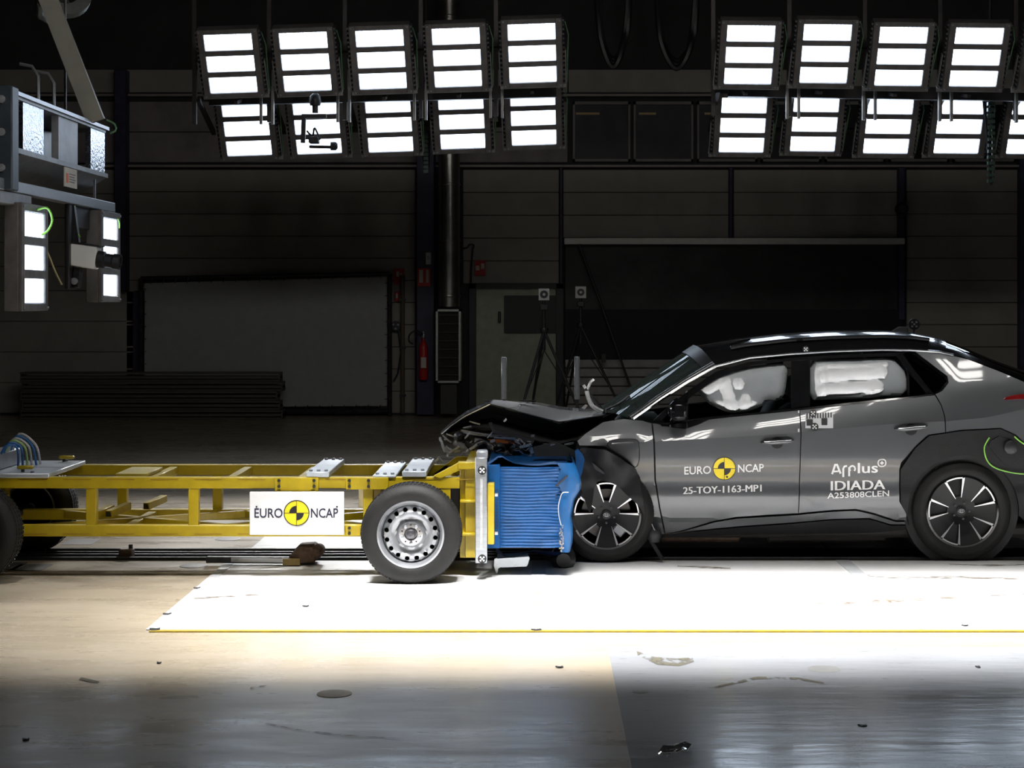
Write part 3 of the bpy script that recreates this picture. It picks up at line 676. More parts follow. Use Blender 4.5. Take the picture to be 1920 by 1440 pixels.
for k in range(11):                   # stitched weld slots along the near rails
    x = 36+82*k
    if x < 640 or x > 730: MB().pbox(x, 898.4, x+52, 899.8, DN-.002, DN).build('weld_slot', M_slot, tr)
    if x < 450: MB().pbox(x, 1000.5, x+52, 1002, DN-.002, DN).build('weld_slot', M_slot, tr)
for px in (-70, 170, 362, 555, 690, 835):
    x = P(px, 0, DN).x
    for d in (DN+.005, DF+.005): MB().box((x-.034, d, zb1-.005), (x+.034, d+.07, zt0+.005)).build('upright', M_yellow, tr, bevel=.003)
for px in (-70, 275, 425, 560, 700, 835):
    x = P(px, 0, DN).x; MB().box((x-.03, DN+.07, zt0+.005), (x+.03, DF+.01, zt1-.012)).build('cross_member', M_yellow, tr, bevel=.003)
for px in (-70, 232, 560, 835):
    x = P(px, 0, DN).x; MB().box((x-.03, DN+.07, zb0+.005), (x+.03, DF+.01, zb1-.012)).build('cross_member', M_yellow, tr, bevel=.003)
for a, b in (((60, DN+.1), (420, DF)), ((60, DF), (420, DN+.1)), ((420, DN+.1), (690, DF)), ((420, DF), (690, DN+.1))):
    MB().bar((P(a[0], 0, DN).x, a[1], zb1-.03), (P(b[0], 0, DN).x, b[1], zb1-.03), .05, .05).build('diagonal_brace', M_yellow, tr, bevel=.003)
for px, d in ((205, 12.1), (183, 11.95), (248, 12.55)):     # open square tube stubs
    c = Vector((P(px, 0, 12.0).x, d, zb1+.055)); a = c+Vector((.0, -.12, 0)); b = c+Vector((.06, .2, .02))
    MB().bar(a, b, .05, .05).build('tube_stub', M_yellow, tr, bevel=.003)
    MB().bar(a+Vector((0, -.003, 0)), a+Vector((0, .01, 0)), .036, .036).build('tube_mouth', M_black, tr)
tbox('top_tray', (216, 888, 277, 894), DN+.1, DF-.3, mat('tray_tan', (.42, .33, .05), .5, var=.2))
# bolted joint plates with bolts
for x0, x1, y1 in ((515, 597, 921), (648, 728, 918)):
    tbox('joint_plate', (x0, 895.5, x1, y1), DN-.02, DN, bevel=.003)
    for bx, by in ((x0+8, 901), (x1-8, 901), (x0+8, 912), (x1-8, 912)) if x0 < 600 else ((655, 901), (655, 912), (691, 901), (691, 912)):
        MB().lathe([(.011, 0), (.011, .008), (0, .009)], Matrix.Translation(P(bx, by, DN-.02)) @ Matrix.Rotation(PI/2, 4, 'X'), 8).build('bolt', M_black, tr)
for x0 in (519, 582): tbox('sign_tab', (x0, 917, x0+9, 930), DN-.02, DN-.005)
tbox('joint_plate', (648, 985, 676, 1005), DN-.02, DN)
for by in (990, 1000): MB().lathe([(.011, 0), (.011, .008), (0, .009)], Matrix.Translation(P(655, by, DN-.02)) @ Matrix.Rotation(PI/2, 4, 'X'), 8).build('bolt', M_black, tr)
tbox('step_plate', (672, 917, 715, 952), DN+.2, DF-.1, mat('step_cream', (.6, .52, .33), .5, var=.1)); tbox('axle_beam', (690, 985, 850, 1012), DN+.15, DF-.1, M_dsteel)
# aluminium ballast plates across the frame
M_bal = mat('ballast_aluminium', (.58, .63, .69), .35, .35, var=.15, scale=8)
def ballast(px0, px1, py, thick, y0=DN-.01, y1=DF+.06, m=M_bal):
    a = P(px0, py, y0); b = P(px1, py, y0)
    o = MB().box((a.x, y0, a.z-thick), (b.x, y1, a.z)).build('ballast_plate', m, tr, bevel=.004)
    n = 3
    for i in range(n):
        for yy in (y0+.05, y1-.05):
            MB().lathe([(.013, 0), (.013, .012), (0, .013)], Matrix.Translation((a.x+(b.x-a.x)*(i+.5)/n, yy, a.z)), 8).build('bolt', M_grey, o)
ballast(574, 617, 885, .036); ballast(699, 742, 891, .018); ballast(754, 799, 884, .038)
ballast(-120, 92, 888, .03)
MB().box((P(-120, 0, 12.2).x, 12.23, P(0, 888, DN-.01).z), (P(92, 0, DN).x, 12.245, P(0, 888, DN-.01).z+.001)).build('plate_seam', M_dark, tr)
for px, py, d in ((48, 881, 11.9), (125, 857, 12.65)):
    c = P(px, py, d); zz = P(0, 888, DN-.01).z
    MB().box((c.x-.055, c.y-.02, zz+.02), (c.x+.055, c.y+.02, zz+.045)).build('grab_handle', M_yellow, tr, bevel=.008)
    MB().tube([(c.x-.02, c.y, zz-.02), (c.x-.02, c.y, zz+.03)], .012, 8).build('handle_stem', M_dsteel, tr)
# data recorder with cables at the far left
zz = P(0, 888, DN-.01).z
MB().box((P(-110, 0, 12.1).x, 12.0, zz), (P(8, 0, 12.1).x, 12.5, zz+.12)).build('recorder_box', M_grey, tr, bevel=.01)
cols = ((.02, .12, .35), (.02, .12, .35), (.35, .5, .2), (.5, .5, .5), (.02, .15, .4), (.6, .6, .62))
for k, c in enumerate(cols):
    a = Vector((P(2, 0, 12.1).x, 12.05+.06*k, zz+.08)); e = Vector((P(34+3*k, 0, 12.1).x, 12.1+.07*k, zz+.005))
    wire('cable', [a, a+Vector((.06, -.02, .09+.012*k)), a+Vector((.13+.008*k, .0, .07)), e], .009, mat('lead_%d' % k, c, .45, var=.1), tr)
# wheels
def ring_face(R, holes, depth, g):
    V, fs, lp = cdt([(R*math.cos(2*PI*i/64), R*math.sin(2*PI*i/64)) for i in range(64)], holes, g)
    return V, fs, lp
def tyre_profile(R, rim, wdt, n=9):
    b = .028; pr = [(rim, -.0), (rim+.012, -.012)]
    pr += [(rim+(R-rim)*.45, -.02), (R-.045, -.012), (R-.016, .006), (R-.004, .028), (R, .05)]
    return pr+[(r, wdt-h) for r, h in pr[::-1]]
def tyre(c, R, rim, wdt, parent, flip=1, name='tyre'):
    M = Matrix.Translation(c) @ Matrix.Rotation(-PI/2*flip, 4, 'X')
    o = MB().lathe(tyre_profile(R, rim, wdt), M, 72, True).build(name, M_rubber, parent, sharp=60)
    m = MB()
    for k in range(72):                # tread blocks on the shoulders and crown
        q = 2*PI*k/72
        for h, w_ in ((.03, .035), (.075, .03), (.12, .03), (wdt-.035, .035)):
            a = M @ Matrix.Rotation(q+(.02 if h > .05 else 0), 4, 'Z')
            rr = R-.004 if (h < .06 or h > wdt-.06) else R-.001
            mm = MB().box((rr-.01, -R*.03, h-w_/2+.017), (rr+.0045, R*.03, h+w_/2)); m.add([a @ v for v in mm.v], mm.f)
    m.build('tread', M_rubber, o, kind='stuff')
    return o
M_steelwheel = mat('silver_steel_wheel', (.34, .35, .37), .32, .7, var=.1, rvar=.06)
def trolley_wheel(px, near):
    c = P(px, 1003, 11.5); c.z = .341; R, rim = .338, .218; s = 1
    if not near: c = Vector((c.x, 13.1, .341)); s = -1
    ty = tyre(c, R, rim, .2, tr, s, 'wheel')
    M = Matrix.Translation(c) @ Matrix.Rotation(-PI/2*s, 4, 'X')
    MB().lathe([(.222, .0), (.226, -.012), (.214, -.016), (.206, -.002), (.196, .02), (.196, .10), (.2, .18), (.19, .19), (.185, .10)], M, 56, caps=False).build('rim', M_steelwheel, ty)
    holes = []
    for k in range(16):
        q = 2*PI*(k+.4)/16; hx, hy = .166*math.cos(q), .166*math.sin(q)
        holes.append([(hx+.0165*math.cos(2*PI*i/10), hy+.0165*math.sin(2*PI*i/10)) for i in range(10)])
    V, fs, lp = ring_face(.198, holes, None, .018)
    def dep(r): return sinterp([(0, .035), (.06, .035), (.078, .028), (.10, .055), (.13, .05), (.15, .028), (.18, .03), (.198, .06)], r)
    m = MB(); m.add([M @ Vector((x, y, dep(math.hypot(x, y)))) for x, y in V], fs)
    for lp_ in lp[1:]:
        m.grid([[M @ Vector((x, y, dep(math.hypot(x, y)))) for x, y in lp_], [M @ Vector((x*.99, y*.99, dep(math.hypot(x, y))+.03)) for x, y in lp_]], True)
    m.build('wheel_disc', M_steelwheel, ty, normals=False)
    MB().lathe([(.19, .105), (0, .105)], M, 32).build('brake_backing', M_dark, ty)
    MB().lathe([(.032, .035), (.032, .005), (.026, -.008), (.012, -.012), (.012, -.02), (0, -.02)], M, 24).build('hub_cap', mat('hub_dark', (.12, .12, .13), .35, .8, var=.1), ty)
    MB().lathe([(.081, .034), (.079, .024), (.072, .022), (.045, .022), (.038, .030)], M, 32, caps=False).build('hub_plate', mat('hub_bright', (.68, .68, .7), .25, .9, var=.15), ty)
    for k in range(5):
        q = 2*PI*(k+.25)/5
        MB().lathe([(.012, .022), (.011, .0), (.005, -.004), (0, -.004)], M @ Matrix.Translation((.06*math.cos(q), .06*math.sin(q), 0)), 6).build('wheel_nut', M_alu, ty)
        MB().lathe([(.006, .0225), (.006, .021), (0, .021)], M @ Matrix.Translation((.062*math.cos(q+.63), .062*math.sin(q+.63), 0)), 8).build('stud_hole', M_black, ty)
for px in (770, -65): trolley_wheel(px, True); trolley_wheel(px, False)
for px in (770, -65): MB().tube([(P(px, 0, 11.5).x, 11.62, .341), (P(px, 0, 11.5).x, 12.98, .341)], .035, 10).build('axle', M_dsteel, tr)
# white sign hanging on the near side
sg = tbox('sign_board', (468, 922, 645, 1003), DN-.045, DN-.03, M_white, .002)
def flat_text(s, x0, y0, x1, y1, d, m, parent, bold=.0, name='lettering'):
    V, fs = text2d(s, bold); a = P(x0, y0, d); b = P(x1, y1, d)
    return MB().add([(a.x+(b.x-a.x)*u, d, b.z+(a.z-b.z)*v) for u, v in V], fs).build(name, m, parent)
M_navy = mat('navy_ink', (.012, .012, .04), .5, var=.05); M_ry = mat('roundel_yellow', (.80, .62, .01), .45, var=.04); M_bk = mat('roundel_black', (.008, .008, .01), .45, var=.05)
M_dw = mat('decal_white', (.85, .85, .85), .45, var=.02)
flat_text('EURO', 477, 953, 530, 971, DN-.047, M_navy, sg, .012); flat_text('NCAP', 583, 953, 634, 971, DN-.047, M_navy, sg, .012)
for x in (481, 632): MB().lathe([(.006, 0), (.006, .003), (0, .003)], Matrix.Translation(P(x, 950, DN-.046)) @ Matrix.Rotation(PI/2, 4, 'X'), 10).build('letter_dot', M_navy, sg)
def sector(cx, cy, r0, r1, a0, a1, fn, n=14):
    rows = []
    for k in range(3):
        r_ = r0+(r1-r0)*k/2; rows.append([fn(cx+r_*math.cos(math.radians(a0+(a1-a0)*i/n)), cy-r_*math.sin(math.radians(a0+(a1-a0)*i/n))) for i in range(n+1)])
    return MB().grid(rows)
def roundel(cx, cy, R, fn, parent, lines=True):        # fn(px,py,lift) -> world point
    sector(cx, cy, 0.01, R, 0, 360, lambda x, y: fn(x, y, .000), 40).build('roundel_disc', M_ry, parent)
    sector(cx, cy, R*.96, R*1.03, 0, 360, lambda x, y: fn(x, y, .0015), 40).build('roundel_rim', M_bk, parent)
    sector(cx, cy, .01, R*.58, 90, 180, lambda x, y: fn(x, y, .0015)).build('roundel_quarter', M_bk, parent)
    sector(cx, cy, .01, R*.58, 270, 360, lambda x, y: fn(x, y, .0015)).build('roundel_quarter', M_bk, parent)
    for a, b in (((cx-R, cy), (cx+R, cy)), ((cx, cy-R), (cx, cy+R))):
        w_ = .5; dx, dy = (0, w_) if a[1] == b[1] else (w_, 0)
        MB().grid([[fn(a[0]-dx+(b[0]-a[0])*i/8, a[1]-dy+(b[1]-a[1])*i/8, .001) for i in range(9)], [fn(a[0]+dx+(b[0]-a[0])*i/8, a[1]+dy+(b[1]-a[1])*i/8, .001) for i in range(9)]]).build('roundel_line', M_bk, parent)
roundel(556, 962, 23.5, lambda x, y, l: P(x, y, DN-.047-l), sg)
# front head frame
tbox('head_plate', (872, 868, 893, 1046), DN+.02, DF+.1)
tbox('head_column', (862, 880, 876, 1046), DN+.05, DN+.2); tbox('head_column', (862, 880, 876, 1046), DF-.05, DF+.1)
for y in (938, 1000): tbox('stiffener', (862, y, 893, y+5), DN-.02, DN+.3)
tbox('stiffener', (858, 867, 893, 880), DN-.02, DN+.08)
for d, dy, dx in ((DN-.01, 0, 0), (DF, -10, -6)):
    q = [(812+dx, 893), (861+dx, 867+dy), (893+dx, 867+dy), (893+dx, 880+dy), (868+dx, 880+dy), (826+dx, 897)]
    a = [P(x, y, d) for x, y in q]; MB().prism(a, [p+Vector((0, .05, 0)) for p in a]).build('gusset', M_yellow, tr, bevel=.003)
q = [(862, 1010), (893, 1010), (893, 1046), (880, 1040)]; a = [P(x, y, DN+.1) for x, y in q]; MB().prism(a, [p+Vector((0, .6, 0)) for p in a]).build('toe_plate', mat('yellow_dull', (.32, .23, .02), .5, var=.2), tr)
tbox('head_pocket', (838, 917, 862, 985), DN+.08, DN+.5, M_dark)
post = tbox('reference_post', (891, 858, 913, 1056), 11.66, 11.74, M_alu, .004)
MB().pbox(893, 846, 914, 862, 11.72, 11.85).build('post_head', M_grey, tr, bevel=.008)
tbox('post_scale', (900, 898, 905, 1030), 11.656, 11.66, mat('scale_grey', (.42, .43, .44), .5, .3, var=.3, scale=40), 0, post)
def target(cx, cy, r, fn, parent):
    sector(cx, cy, .01, r, 0, 360, lambda x, y: fn(x, y, 0), 24).build('target_disc', M_bk, parent)
    for k in range(5):
        ox, oy = (0, 0) if k == 4 else (r*.52*math.cos(PI/4+k*PI/2), r*.52*math.sin(PI/4+k*PI/2))
        sector(cx+ox, cy+oy, .01, r*.22, 0, 360, lambda x, y: fn(x, y, .0012), 8).build('target_dot', M_dw, parent)
for y in (882, 1048): target(904, y, 8.2, lambda x, y_, l: P(x, y_, 11.655-l), post)
# yellow clamp plate and backing
tbox('clamp_plate', (914, 907, 926.5, 1021), 11.70, 11.9)
for y in (928, 1000): MB().lathe([(.012, 0), (.012, .02), (0, .02)], Matrix.Translation(P(928, y, 11.72)) @ Matrix.Rotation(PI/2, 4, 'Y'), 8).build('bolt', M_alu, tr)
tbox('backing_plate', (914, 872, 937, 1028), 11.80, 12.82, M_blue)
m = MB()
for i in range(3):
    for y in range(918, 1000, 6): m.lathe([(.004, 0), (.004, .002), (0, .002)], Matrix.Translation(P(930+i*2.2, y, 11.8)) @ Matrix.Rotation(PI/2, 4, 'X'), 6)
m.build('rivets', M_dark, tr, kind='stuff')
# pleated honeycomb block: plan loops stacked in z, pleats on the sides, crushed towards the car
BY0, BY1 = 11.83, 12.83
z_lo, z_hi = P(0, 1026, BY0).z, P(0, 876, BY0).z
RE = [(1.0*P(0, y, BY0).z, P(x, 0, BY0).x) for x, y in ((1062, 1036), (1066, 1015), (1068, 990), (1066, 964), (1071, 937), (1080, 921), (1083, 905), (1074, 884), (1055, 868))]
xl = P(934, 0, BY0).x; rows = []; NP = 25; NZ = NP*6
for k in range(NZ+1):
    z = z_lo+(z_hi-z_lo)*k/NZ; ph = k/6.0; xr = interp(RE, z); row = []
    pts = [(xl+(xr-xl)*i/30, BY0) for i in range(31)]+[(xr, BY0+.1*i) for i in range(1, 10)]+[(xr-(xr-xl)*i/12, BY1) for i in range(13)]
    for i, (x, y) in enumerate(pts):
        u = (x-xl)/(xr-xl); pl = abs((ph % 1)-.5)*2                # 0..1 triangle
        am = .007*min(1, u*12)*(1 if u < .8 else max(0, 1-(u-.8)*4))
        n_ = noise.noise(Vector((x*9, y*4, z*14)))
        dy = -am*pl-.02*max(0, u-.55)*n_*3
        if i > 30: dy = am*pl if i > 40 else 0
        dx = .02*noise.noise(Vector((y*6, z*9, 3))) if 30 < i < 40 else 0
        row.append((x+dx, y+dy, z+.006*noise.noise(Vector((x*5, 1, z*6)))))
    rows.append(row)
m = MB().grid(rows, True); n = len(rows[0]); m.f.append(tuple(range(n))); m.f.append(tuple(range(NZ*n, NZ*n+n)))
m.build('honeycomb_block', M_blue, tr, sharp=50)
# torn facing sheet curling round the crushed end
E = [(868, 1045, 1072), (880, 1052, 1080), (892, 1048, 1084), (905, 1046, 1087), (918, 1052, 1086), (926, 1055, 1081), (938, 1050, 1074), (955, 1048, 1071), (970, 1049, 1068), (985, 1052, 1071), (1005, 1053, 1071), (1020, 1053, 1070), (1036, 1054, 1066)]
rows = []
for y, x0, x1 in E:
    row = [P(x0+(x1-x0)*i/5, y, 11.81-.012*math.sin(i/5*PI)+.004*math.sin(y)) for i in range(6)]; e = row[-1]
    row += [e+Vector((.012, .05, 0)), e+Vector((.006, .4, 0)), e+Vector((0, .9, 0))]; rows.append(row)
m = MB().grid(rows); m.grid([[p+Vector((-.003, .006, 0)) for p in r_] for r_ in rows]); m.build('facing_sheet', mat('facing_blue', (.004, .08, .24), .42, var=.2, coat=.1), tr, sharp=60)
m = MB(); random.seed(3)
for k in range(46):
    y = random.uniform(985, 1034); x = random.uniform(1049, 1056); p = P(x, y, 11.795)
    m.tube([p+Vector((.005*math.cos(q), -.003*math.sin(q*2), .005*math.sin(q))) for q in (0, 1.2, 2.4, 3.6, 4.8)], .0012, 4, True)
m.build('torn_honeycomb', mat('foil', (.7, .65, .55), .3, .8, var=.3), tr, kind='stuff')
M_seam = mat('torn_edge', (.75, .74, .72), .4, .5, var=.2)
wire('torn_edge', [P(1066, 923, 11.79), P(1055, 924, 11.79), P(1050, 935, 11.79), P(1047, 950, 11.79), P(1048, 968, 11.79), P(1052, 985, 11.79)], .003, M_seam, tr)
MB().bar(P(1042, 912, 11.79), P(1064, 892, 11.79), .02, .012).build('tear', M_dark, tr)
# buckled top and bottom skins
def skin(top, d0, d1, m, name='skin_flap', th=.006):
    rows = [[P(x, y, d0+(d1-d0)*j/4)+Vector((0, 0, .02*math.sin(j*1.3)*(.5+.5*math.sin(x*.05)))) for x, y in top] for j in range(5)]
    mm = MB().grid(rows); mm.grid([[p-Vector((0, 0, th)) for p in r_] for r_ in rows]); return mm.build(name, m, tr, sharp=60)
skin([(914, 872), (924, 866), (934, 858), (942, 857), (950, 862), (965, 869), (985, 872), (1010, 873), (1040, 870), (1060, 874)], 11.84, 12.7, M_blue)
skin([(1000, 862), (1030, 861), (1060, 862), (1078, 866)], 12.3, 12.8, mat('skin_dark', (.004, .03, .09), .45, var=.2))
skin([(930, 1030), (945, 1042), (965, 1044), (985, 1036), (1000, 1033), (1040, 1040), (1052, 1038)], 11.86, 12.6, mat('skin_shade', (.03, .08, .18), .45, var=.2))
q = [(1078, 846), (1084, 842), (1092, 852), (1096, 862), (1092, 885), (1087, 900), (1080, 870)]; a = [P(x, y, 12.36) for x, y in q]
MB().prism(a, [p+Vector((.0, .05, 0)) for p in a]).build('skin_flap', M_blue, tr)
# ================================================================ the car
YC, YM = 12.5, 13.43           # near flank plane and centre plane
car = thing('car', 'grey crossover car with crushed front and inflated airbags', 'car', (1.9, YM, 0))
def wl(tab): return [((px-CX)*YC/F, H-(py-CY)*YC/F) for px, py in tab]
CRE = wl([(1060, 840), (1150, 832), (1222, 828), (1316, 823), (1400, 818), (1495, 811.5), (1560, 805), (1620, 799), (1700, 793), (1770, 790), (1850, 783), (1920, 768), (2060, 742)])
BEL = wl([(1060, 800), (1190, 790), (1240, 793), (1320, 784), (1480, 769), (1600, 755), (1750, 740), (1800, 728), (1920, 712), (2060, 690)])
LOW = [(.16, .12), (.26, .07), (.34, .028), (.42, .014), (.50, .008), (.56, .016), (.62, .012), (.80, .001)]
def S(x, z):
    zc = interp(CRE, x); zb = max(interp(BEL, x), zc+.04)
    rear = min(1, max(0, (x-1.9)/.9))
    if z <= zc:
        i = sinterp(LOW+[(max(zc, .81), 0.)], z)
        # swell above the rear wheel
    elif z <= zb:
        u = (z-zc)/(zb-zc); i = (.108-.02*rear)*(u*.8+.2*u*u)
    else:
        i = (.108-.02*rear)+(z-zb)*(.38+.2*min(1, max(0, (x-2.75)/.35)))+.10*(z-zb)**2
    r = max(0, x-2.9); i += .05*r*r
    f = max(0, .45-x); i += .09*f*f
    return YC+i
def sp(px, py, off=0.):
    y = YC
    for _ in range(6):
        x = (px-CX)*y/F; z = H-(py-CY)*y/F; y = S(x, z)+off
    return x, z
def W(px, py, lift=0.):          # point on the flank, lifted off it
    x, z = sp(px, py); return Vector((x, S(x, z)-lift, z))
M_paint = mat('grey_metallic_paint', (.09, .094, .102), .36, .45, coat=1., var=.03, scale=3)
M_gloss = mat('piano_black', (.006, .006, .007), .12, coat=.6, var=.1)
M_clad = mat('black_cladding', (.008, .008, .009), .55, spec=.3, var=.25, scale=20, bump=.1, bscale=150)
M_chrome = mat('bright_trim', (.72, .73, .76), .12, 1., var=.05)
M_bag = mat('airbag_cloth', (.88, .9, .94), .5, var=.04, scale=10, bump=.06, bscale=60)
M_int = mat('cabin_black', (.012, .012, .013), .7, var=.3)
MIRR = []
def panel(name, outline, m, parent=car, g=.045, off=0., th=.025, round_=0, gap=.0035, holes=(), mirror=True, bulge=None, warp=None, sharp=32, crease=False):
    if round_: outline = chaikin(outline, round_)
    poly = [sp(*p) for p in outline]; hs = [[sp(*p) for p in chaikin(h, round_) if True] for h in holes]
    poly = shrink(resample(poly, g), gap)
    ch = []
    if crease:
        xs = [p[0] for p in poly]; n_ = int((max(xs)-min(xs))/g)+2
        ch = [[(min(xs)+(max(xs)-min(xs))*i/n_, interp(CRE, min(xs)+(max(xs)-min(xs))*i/n_)) for i in range(n_+1)]]
        sharp = 13
    V, fs, loops = cdt(poly, hs, g, ch)
    def Y(x, z):
        y = S(x, z)+off
        if bulge: y -= bulge(x, z, poly)
        return y
    def PT(x, z, dy=0):
        p = Vector((x, Y(x, z)+dy, z)); return warp(p) if warp else p
    mb = MB(); mb.add([PT(x, z) for x, z in V], fs)
    for lp in loops:
        n = len(lp); k = len(mb.v); mb.v += [PT(x, z) for x, z in lp]+[PT(x, z, th) for x, z in lp]
        for i in range(n):
            j = (i+1) % n; mb.f.append((k+i, k+j, k+n+j, k+n+i))
    o = mb.build(name, m, parent, sharp=sharp)
    if mirror: MIRR.append(o)
    return o
# ---- painted panels
panel('front_wing', [(1082, 827), (1098, 812), (1130, 791), (1169, 785), (1205, 788), (1222, 793), (1226, 830), (1228, 900), (1236, 950), (1246, 1001), (1238, 1003), (1216, 990), (1207, 960), (1203, 920), (1199, 895), (1190, 880), (1178, 862), (1132, 837), (1086, 836)], M_paint, mirror=False, crease=True)
panel('charge_flap', chaikin([(1136, 836), (1144, 824), (1192, 822), (1199, 830), (1199, 866), (1191, 879), (1176, 861)], 1), M_paint, off=-.006, th=.01, mirror=False)
fo = chaikin([(1136, 836), (1144, 824), (1192, 822), (1199, 830), (1199, 866), (1191, 879), (1176, 861)], 2)
MB().tube([W(x, y, .006) for x, y in fo], .0035, 5, True).build('flap_gap', M_black, car)
fd = panel('front_door', [(1223, 793), (1240, 795), (1262, 798), (1320, 784), (1400, 776), (1480, 768.5), (1499, 767), (1497, 963), (1440, 966), (1380, 970), (1340, 977), (1300, 989), (1270, 997), (1247, 1001), (1237, 950), (1229, 900), (1227, 830)], M_paint, crease=True, g=.04)
rd = panel('rear_door', [(1499, 767), (1520, 764), (1600, 755), (1700, 745), (1752, 739), (1765, 760), (1771, 780), (1773, 811), (1740, 816), (1716, 838), (1690, 868), (1687, 880), (1687, 940), (1700, 962), (1700, 976), (1680, 976), (1640, 963), (1605, 955), (1560, 957), (1497, 963)], M_paint, crease=True, g=.04)
qp = panel('rear_quarter', [(1712, 657), (1760, 660), (1815, 673), (1870, 694), (1920, 715), (1990, 747), (2045, 778), (2050, 830), (2046, 900), (1985, 905), (1960, 870), (1930, 840), (1905, 816), (1876, 803), (1800, 807), (1773, 811), (1771, 780), (1765, 760), (1753, 739), (1767, 732), (1778, 717), (1776, 706)], M_paint, crease=True, g=.04)
panel('sill_strip', [(1256, 1001), (1275, 997), (1340, 979), (1380, 972), (1497, 965), (1560, 959), (1605, 957), (1640, 965), (1680, 978), (1700, 978), (1700, 984), (1670, 984), (1630, 972), (1560, 974), (1495, 980), (1380, 988), (1285, 997)], M_paint, off=.004, g=.04)
panel('sill_cladding', [(1240, 1004), (1285, 998), (1380, 989), (1495, 981), (1560, 975), (1630, 973), (1670, 985), (1702, 985), (1702, 994), (1640, 1000), (1490, 1003), (1380, 1004), (1250, 1009)], M_clad, off=.008, g=.04)
inner = arc(1806, 958, 104, 200, -5, 26)
panel('wheel_arch_cladding', [(1700, 966), (1688, 941), (1688, 880), (1716, 840), (1742, 817), (1800, 808), (1876, 804), (1905, 817), (1930, 842), (1950, 875), (1952, 985), (1930, 987), (1912, 968)]+inner[::-1]+[(1703, 985)], M_clad, off=-.008, g=.035, gap=.001)
panel('rear_bumper', [(1952, 880), (1985, 906), (2046, 902), (2040, 960), (2020, 985), (1953, 985)], M_clad)
# charge port and trailing lead on the arch
panel('vent_trim', chaikin([(1848, 830), (1880, 812), (1912, 850), (1922, 880), (1890, 880), (1862, 850)], 1), M_clad, off=-.016, th=.01, mirror=False)
MB().lathe([(.05, 0), (.05, .02), (.035, .03), (0, .03)], Matrix.Translation(W(1893, 838, .02)) @ Matrix.Rotation(PI/2, 4, 'X'), 20).build('sensor', M_black, car)
wire('trailing_lead', [W(1853, 820, .03), W(1843, 838, .04), W(1848, 862, .04), W(1865, 877, .04), W(1900, 886, .05), W(1945, 889, .05)], .005, M_green, car)
wire('trailing_lead', [W(1900, 818, .03), W(1915, 830, .03), W(1950, 850, .03)], .005, M_green, car)
# ---- glazing
panel('front_side_window', [(1241, 786), (1262, 771), (1300, 742), (1345, 709), (1375, 696), (1410, 686), (1482, 678), (1482, 767), (1400, 774), (1320, 782), (1262, 794)], M_glass, off=.012, th=.005)
panel('rear_side_window', [(1521, 675), (1600, 671), (1678, 669), (1702, 697), (1703, 743), (1600, 753), (1521, 762)], M_glass, off=.012, th=.005)
panel('quarter_window', [(1694, 663), (1704, 662), (1740, 684), (1771, 706), (1775, 716), (1764, 731), (1752, 737), (1738, 731)], M_dglass, off=.010, th=.005)
panel('quarter_backing', [(1694, 663), (1704, 662), (1740, 684), (1771, 706), (1775, 716), (1764, 731), (1752, 737), (1705, 742), (1703, 699), (1680, 668)], M_int, off=.05, th=.005)
panel('quarter_fixed_pane', [(1704, 699), (1736, 733), (1736, 740), (1705, 743)], M_dglass, off=.012, th=.005)
panel('door_pillar', [(1483, 677), (1520, 674), (1520, 763), (1483, 767)], M_gloss, off=.006)
panel('window_post', [(1679, 667), (1692, 664), (1752, 738), (1738, 740), (1703, 697)], M_gloss, off=.006)
panel('upper_frame', [(1225, 789), (1243, 772), (1292, 732), (1343, 697), (1405, 679), (1480, 671), (1560, 666), (1652, 662), (1700, 661), (1694, 663), (1679, 668), (1600, 670), (1521, 674), (1482, 677), (1410, 685), (1375, 695), (1345, 708), (1300, 741), (1262, 770), (1240, 788)], M_gloss, off=.004, g=.03, gap=0)
panel('sill_seal', [(1240, 795), (1262, 796), (1320, 783), (1400, 775), (1480, 768), (1521, 763), (1600, 754), (1703, 744), (1752, 738), (1752, 741), (1700, 747), (1600, 758), (1500, 769), (1400, 779), (1320, 787), (1262, 800), (1240, 799)], M_gloss, off=-.003, g=.03, gap=0, th=.02)
# dark inner skins so that gaps and openings read black
panel('inner_skin', [(1100, 840), (1180, 795), (1240, 795), (1320, 784), (1480, 768), (1750, 741), (1780, 715), (1750, 690), (1712, 662), (1815, 677), (1920, 720), (2040, 780), (2040, 890), (1985, 900), (1940, 850), (1870, 812), (1780, 815), (1720, 850), (1697, 900), (1697, 985), (1500, 998), (1260, 1000), (1230, 980), (1215, 900), (1190, 870)], M_int, off=.045, th=.01, gap=0)
# ---- roof shell
G = [(1187, 785), (1215, 765.5), (1240, 748), (1290, 716), (1342, 687), (1405, 671), (1480, 664), (1560, 659), (1652, 656), (1705, 656.5), (1760, 660), (1815, 672), (1870, 693), (1920, 714), (1990, 746), (2045, 776)]
K = [(1128, 763), (1158, 743), (1190, 722), (1245, 686), (1303, 648), (1385, 635), (1470, 625), (1555, 620), (1645, 619), (1700, 622), (1748, 631), (1800, 651), (1850, 673), (1905, 692), (1970, 720), (2025, 750)]
NU = 24
def section(i):
    if isinstance(i, float):
        a = section(int(i)); b = section(min(int(i)+1, len(G)-1)); return [p.lerp(q, i-int(i)) for p, q in zip(a, b)]
    x, z = sp(*G[i]); yn = S(x, z); k = P(*K[i], YM); row = []
    for j in range(NU+1):
        u = -1+2*j/NU; q = abs(u)
        e = 1-q**2.2; ez = 1-q**(3.0 if i >= 4 else 2.3)
        row.append(Vector((x+(k.x-x)*e, YM+u*(YM-yn), z+(k.z-z)*ez)))
    return row
def shell(name, ids, m, j0=0, j1=NU, th=.012):
    rows = [section(i)[j0:j1+1] for i in ids]
    mb = MB().grid(rows); mb.grid([[p-Vector((0, 0, th)) for p in r_] for r_ in rows]); return mb.build(name, m, car, sharp=50)
